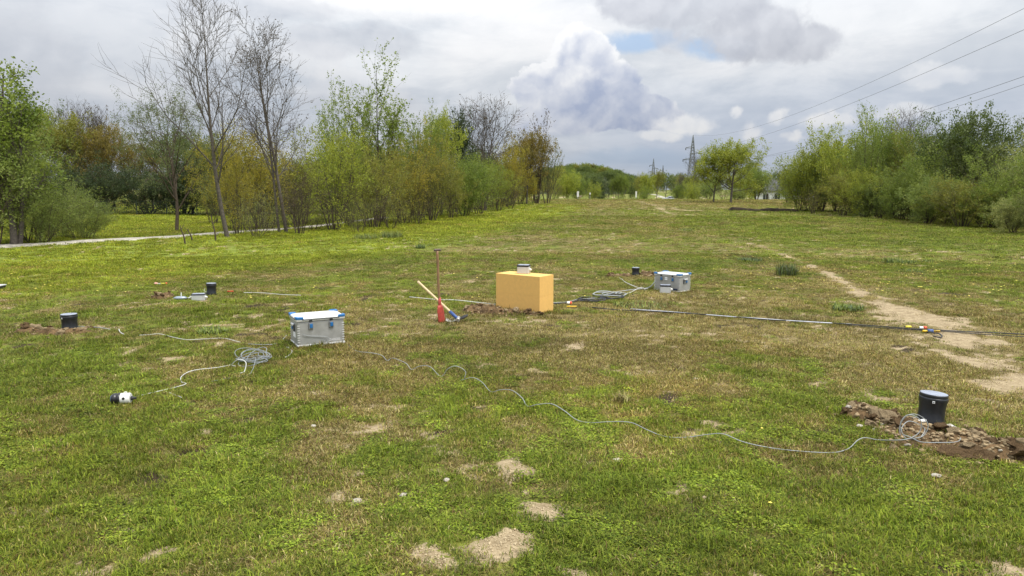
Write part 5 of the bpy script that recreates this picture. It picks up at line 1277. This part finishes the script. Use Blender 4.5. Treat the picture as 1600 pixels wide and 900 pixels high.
GREEN = [(.14, .18, .024), (.21, .26, .034), (.08, .115, .018), (.27, .31, .045)]
LUSH = [(.19, .26, .024), (.27, .35, .034), (.11, .17, .02)]
DARKG = [(.065, .11, .028), (.085, .135, .032), (.05, .085, .022)]
BROWN = [(.10, .065, .03), (.14, .09, .045), (.07, .045, .022)]
def tuft(seed, n, rad, hmin, hmax, wid, pal, lean, curl=.6):
    r = random.Random(seed); V = []; F = []; K = []
    for _ in range(n):
        a = r.random() * 6.283; q = rad * math.sqrt(r.random()); x, y = math.cos(a) * q, math.sin(a) * q
        h = r.uniform(hmin, hmax); d = r.random() * 6.283; ln = abs(r.gauss(lean, .35)); w = wid * r.uniform(.6, 1.3)
        dx, dy = math.cos(d), math.sin(d); px_, py_ = -dy * w / 2, dx * w / 2
        L1_, L2_ = h * .55, h * .45; a1 = min(1.45, ln * .6); a2 = min(1.75, ln + curl * r.random())
        x1, y1, z1 = x + dx * L1_ * math.sin(a1), y + dy * L1_ * math.sin(a1), L1_ * math.cos(a1) + .002
        x2, y2, z2 = x1 + dx * L2_ * math.sin(a2), y1 + dy * L2_ * math.sin(a2), max(.003, z1 + L2_ * math.cos(a2))
        b = len(V); V += [(x - px_, y - py_, -.004), (x + px_, y + py_, -.004), (x1 + px_ * .8, y1 + py_ * .8, z1), (x1 - px_ * .8, y1 - py_ * .8, z1), (x2, y2, z2)]
        F += [(b, b + 1, b + 2), (b, b + 2, b + 3), (b + 3, b + 2, b + 4)]
        c = r.choice(r.choices([p_ for p_, _w in pal], [w_ for _p, w_ in pal])[0]); k = r.uniform(.8, 1.2); c = (c[0] * k, c[1] * k, c[2] * k, 1); K += [c, c, c]
    return np_mesh('tuft', V, F, GM, col=K)
def weed(seed, n, rad, size, pal, h=.018):
    """low broad-leaved plants: small oval leaves on a short rosette"""
    r = random.Random(seed); V = []; F = []; K = []
    for _ in range(n):
        a = r.random() * 6.283; q = rad * math.sqrt(r.random()); x, y, z = math.cos(a) * q, math.sin(a) * q, r.uniform(.3, 1) * h
        d = r.random() * 6.283; s_ = size * r.uniform(.6, 1.3); up = r.uniform(-.2, .7); dx, dy = math.cos(d), math.sin(d); w = s_ * .36
        b = len(V); V += [(x, y, z), (x + dx * s_ * .5 - dy * w, y + dy * s_ * .5 + dx * w, z + s_ * .5 * up), (x + dx * s_, y + dy * s_, z + s_ * up * .7), (x + dx * s_ * .5 + dy * w, y + dy * s_ * .5 - dx * w, z + s_ * .5 * up)]
        F += [(b, b + 1, b + 2), (b, b + 2, b + 3)]
        c = r.choice(r.choice(pal)); k = r.uniform(.8, 1.25); c = (c[0] * k, c[1] * k, c[2] * k, 1); K += [c, c]
    return np_mesh('weed', V, F, GM, col=K)
SRC = []
for i in range(3): SRC.append(tuft(i, 46, .085, .015, .045, .0036, [(STRAW, 6), (OLIVE, 3), (BROWN, 1.8), (GREEN, 1.2)], 1.35))            # 0-2 dry
for i in range(3): SRC.append(tuft(10 + i, 50, .085, .015, .045, .0036, [(STRAW, 3.0), (OLIVE, 4), (GREEN, 4), (BROWN, .6)], 1.2))          # 3-5 mixed
for i in range(3): SRC.append(tuft(20 + i, 52, .085, .015, .048, .0040, [(GREEN, 7), (OLIVE, 2), (LUSH, 2), (STRAW, 1.2)], 1.05))              # 6-8 green
for i in range(3): SRC.append(tuft(30 + i, 60, .08, .02, .06, .0046, [(LUSH, 6), (GREEN, 4), (STRAW, .5)], .95))                          # 9-11 lush
for i in range(3): SRC.append(weed(40 + i, 60, .07, .0155, [LUSH, LUSH, GREEN]))                                                            # 12-14 weeds
for i in range(2): SRC.append(tuft(50 + i, 70, .05, .05, .12, .0042, [(DARKG, 6), (GREEN, 2)], .5))                                        # 15-16 dark tussock
def scatter(name, r0, r1, dens, scale, label, half=44, seed=0):
    rs = np.random.RandomState(seed); a0 = R(half); area = a0 * (r1 ** 2 - r0 ** 2); n = int(area * dens)
    q = np.sqrt(rs.rand(n) * (r1 ** 2 - r0 ** 2) + r0 ** 2); a = (rs.rand(n) * 2 - 1) * a0; x = np.sin(a) * q; y = np.cos(a) * q
    lush, bare, dark, left = fields(x, y); u = rs.rand(n)
    keep = (u > bare * 1.15 - .02) & (rs.rand(n) > dark * .92)
    # not under the path, the foam block or the cases
    for (ex, ey, er) in ((cf.x, cf.y, .12), (c1.x, c1.y, .14), (c2.x, c2.y, .14)): keep &= np.hypot(x - ex, y - ey) > er
    for pts_ in ([(p_.x, p_.y, .5) for p_ in pa],):
        d, _ = seg_d(x, y, pts_); keep &= d > .50
    for sx, sy, sr in ((ppr.x, ppr.y + .02, .26), (ppl.x - .1, ppl.y, .2)): keep &= (np.hypot((x - sx) / 1.6, y - sy) > sr) | (rs.rand(n) > .8)
    x, y, lush, bare, left, q = (t_[keep] for t_ in (x, y, lush, bare, left, q)); n = len(x)
    k = lush + rs.normal(0, .17, n); cls = np.digitize(k, [.40, .58, .84])
    idx = np.array([0, 3, 6, 9])[cls] + rs.randint(0, 3, n)
    wn_ = fbm(x * 3.4 + 9, y * 3.4, 4, 77) + rs.normal(0, .055, n)
    wk = (wn_ > .565) & (lush > .30) & (q < 26); idx = np.where(wk & (rs.rand(n) < .55), 12 + rs.randint(0, 3, n), idx)
    idx = np.where((fbm(x * 1.9, y * 1.9, 3, 90) > 2), 15 + rs.randint(0, 2, n), idx)
    s_ = scale(q) * (.75 + .55 * rs.rand(n)) * (1 - .35 * bare)
    zs = s_ * np.where(q > 12, .50, .80) * (.62 + .7 * rs.rand(n)) * (1 + .12 * left)
    for ox, oy, orr in ((cf.x, cf.y, .55), (c1.x, c1.y, .42), (c2.x, c2.y, .42), (ppr.x, ppr.y, .3), (ppl.x, ppl.y, .22), (hp.x - .1, hp.y, .25)): zs = zs * (1 + .6 * (np.hypot(x - ox, y - oy) < orr))
    pts = np.stack([x, y, hgt(x, y)], 1); rot = np.stack([rs.normal(0, .10, n), rs.normal(0, .10, n), rs.rand(n) * 6.283], 1)
    tone = np.clip((.90 - .09 * sm(5, 8, q) * (1 - left) + .30 * (fbm(x * 1.1, y * 1.1, 3, 99) - .5) * 2) * (.62 + .7 * rs.rand(n)) * (1 + .12 * left), .3, 2)
    warm = np.clip(.18 + .55 * left + .5 * (fbm(x * .5, y * .5, 3, 66) - .5) + rs.normal(0, .1, n), 0, 1)
    o = instancer(name, pts, rot, np.stack([s_, s_, zs], 1), idx, SRC, dict(tone=tone, warm=warm)); tag(o, label, 'grass', kind='stuff'); return n
nn = scatter('foreground_grass', 2.3, 8.5, 620, lambda q: .85 + q * .02, 'short trodden grass with clover and dry straw in the foreground', seed=1)
nn += scatter('middle_grass', 8.5, 20, 190, lambda q: 1.0 + (q - 8.5) * .055, 'short grass of the field around the equipment', seed=2)
nn += scatter('far_grass', 20, 48, 34, lambda q: 1.7 + (q - 20) * .06, 'grass of the field towards the hedges', seed=3)
nn += scatter('distant_grass', 48, 118, 5.0, lambda q: 3.2 + (q - 48) * .035, 'grass of the field up to the crest', seed=4, half=38)
print('grass tufts', nn)

sandy = mat('sandy_crumb', (.42, .335, .205), .95, var=.3, scale=3)
SC = [rock_mesh('crumb_mesh%d' % i, i + 40, 1, sandy, .4, .8) for i in range(3)]
def crumbs():
    rs = np.random.RandomState(12); n = 60000; q = np.sqrt(rs.rand(n) * (13.5 ** 2 - 2.5 ** 2) + 2.5 ** 2); a = (rs.rand(n) * 2 - 1) * R(40); x = np.sin(a) * q; y = np.cos(a) * q
    extra = np.array([(sx + rs.normal(0, r * .8), sy + rs.normal(0, r * .8)) for sx, sy, r in SAND for _ in range(int(1500 * r))]); x = np.append(x, extra[:, 0]); y = np.append(y, extra[:, 1]); n = len(x)
    _, bare, _, _ = fields(x, y); k = (rs.rand(n) < bare * .9); x, y = x[k], y[k]; n = len(x); s_ = np.exp(rs.normal(-5.65, .35, n))
    o = instancer('soil_crumbs', np.stack([x, y, hgt(x, y) + .002], 1), rs.rand(n, 3) * 6.28, np.stack([s_, s_, s_], 1), rs.randint(0, 3, n), SC)
    tag(o, 'crumbs of dry soil and grit on the bare patches and the worn track', 'soil crumbs', kind='stuff')
crumbs()

# big tussocks one can point at
def tussock(px, py, w, h, pal, label, n=170, lean=.55):
    p = gp(px, py); me = tuft(px, int(n * 1.5), w / 2, h * .35, h * 1.15, .008, pal, lean, .9); me.name = 'tussock'
    if 'gm2' not in _mats:
        m, nt, b = new_mat('tussock_blades'); a = nt.nodes.new('ShaderNodeAttribute'); a.attribute_name = 'col'; nt.links.new(a.outputs['Color'], b.inputs['Base Color']); b.inputs['Roughness'].default_value = .6; _mats['gm2'] = m
    me.materials.clear(); me.materials.append(_mats['gm2']); o = link('grass_tussock', me); o.location = p; tag(o, label, 'tussock', 'tussocks in the field')
D_ = [(DARKG, 7), (GREEN, 1)]; G_ = [(GREEN, 5), (DARKG, 3), (LUSH, 2)]
tussock(1230, 430, .42, .30, [(DARKG, 6), (GREEN, 3), (BROWN, 1)], 'dark upright grass tussock, the darkest and tallest on the right', 420)
tussock(1325, 484, .42, .13, G_, 'flat green tussock beside the worn track', 380, .9)
tussock(1172, 408, .55, .13, D_, 'low dark tussock left of the tallest one', 260, .9)
tussock(1390, 411, .32, .17, G_, 'small green tussock in the right field, left of its neighbour', 160)
tussock(1416, 411, .5, .14, G_, 'wider green tussock in the right field', 200, .8)
tussock(1448, 410, .3, .10, G_, 'faint green tussock at the right of the row', 120, .8)
tussock(657, 388, .28, .18, D_, 'small dark tussock left of the spade, farther back', 120)
tussock(672, 384, .2, .12, G_, 'tiny tussock right beside the small dark one', 60)
tussock(973, 628, .13, .09, [(STRAW, 4), (OLIVE, 5)], 'dry yellowish tuft in the foreground grass', 120, .5)
tussock(332, 520, .35, .09, G_, 'green tussock left of the left case', 300, .8)
tussock(1072, 361, .6, .2, G_, 'dark green patch of taller grass in the far field', 200, .8)
tussock(1420, 424, .6, .07, D_, 'flat dark grass patch under the row of small tussocks', 160, 1.1)
tussock(612, 371, .8, .30, [(DARKG, 3), (GREEN, 3), (OLIVE, 2)], 'taller rank grass at the foot of the left hedgerow', 420, .6)
tussock(572, 373, .9, .24, [(GREEN, 3), (OLIVE, 2), (DARKG, 2)], 'rank grass left of the tallest patch by the left hedgerow', 360, .6)
tussock(1000, 478, .8, .07, G_, 'greener strip of grass by the cables right of the foam block', 300, .9)
# small flowers
def flowers():
    rs = np.random.RandomState(3); V = []; F = []; n = 0
    spots = []
    for _ in range(170):
        px_, py_ = rs.uniform(1100, 1600), rs.uniform(385, 470); spots.append((px_, py_))
    for _ in range(110): spots.append((rs.uniform(0, 1000), rs.uniform(350, 470)))
    spots += [(1203, 793), (1190, 675)]
    for s_ in spots:
        p = gp(*s_); r_ = (.012 + .008 * rs.rand()) * (1 if p.y > 8 else .6); b = len(V); z = p.z + .05 * (1 if p.y > 8 else .6)
        V.append((p.x, p.y, z + .005)); V += [(p.x + r_ * math.cos(a), p.y + r_ * math.sin(a), z) for a in np.arange(7) * .8976]
        F += [(b, b + 1 + i, b + 1 + (i + 1) % 7) for i in range(7)]
    tag(link('meadow_flowers', np_mesh('meadow_flowers', V, F, mat('petal_yellow', (.75, .62, .10), .6, var=.3, scale=1.0))), 'tiny yellow and white flowers dotted through the field', 'flowers', kind='stuff')
flowers()
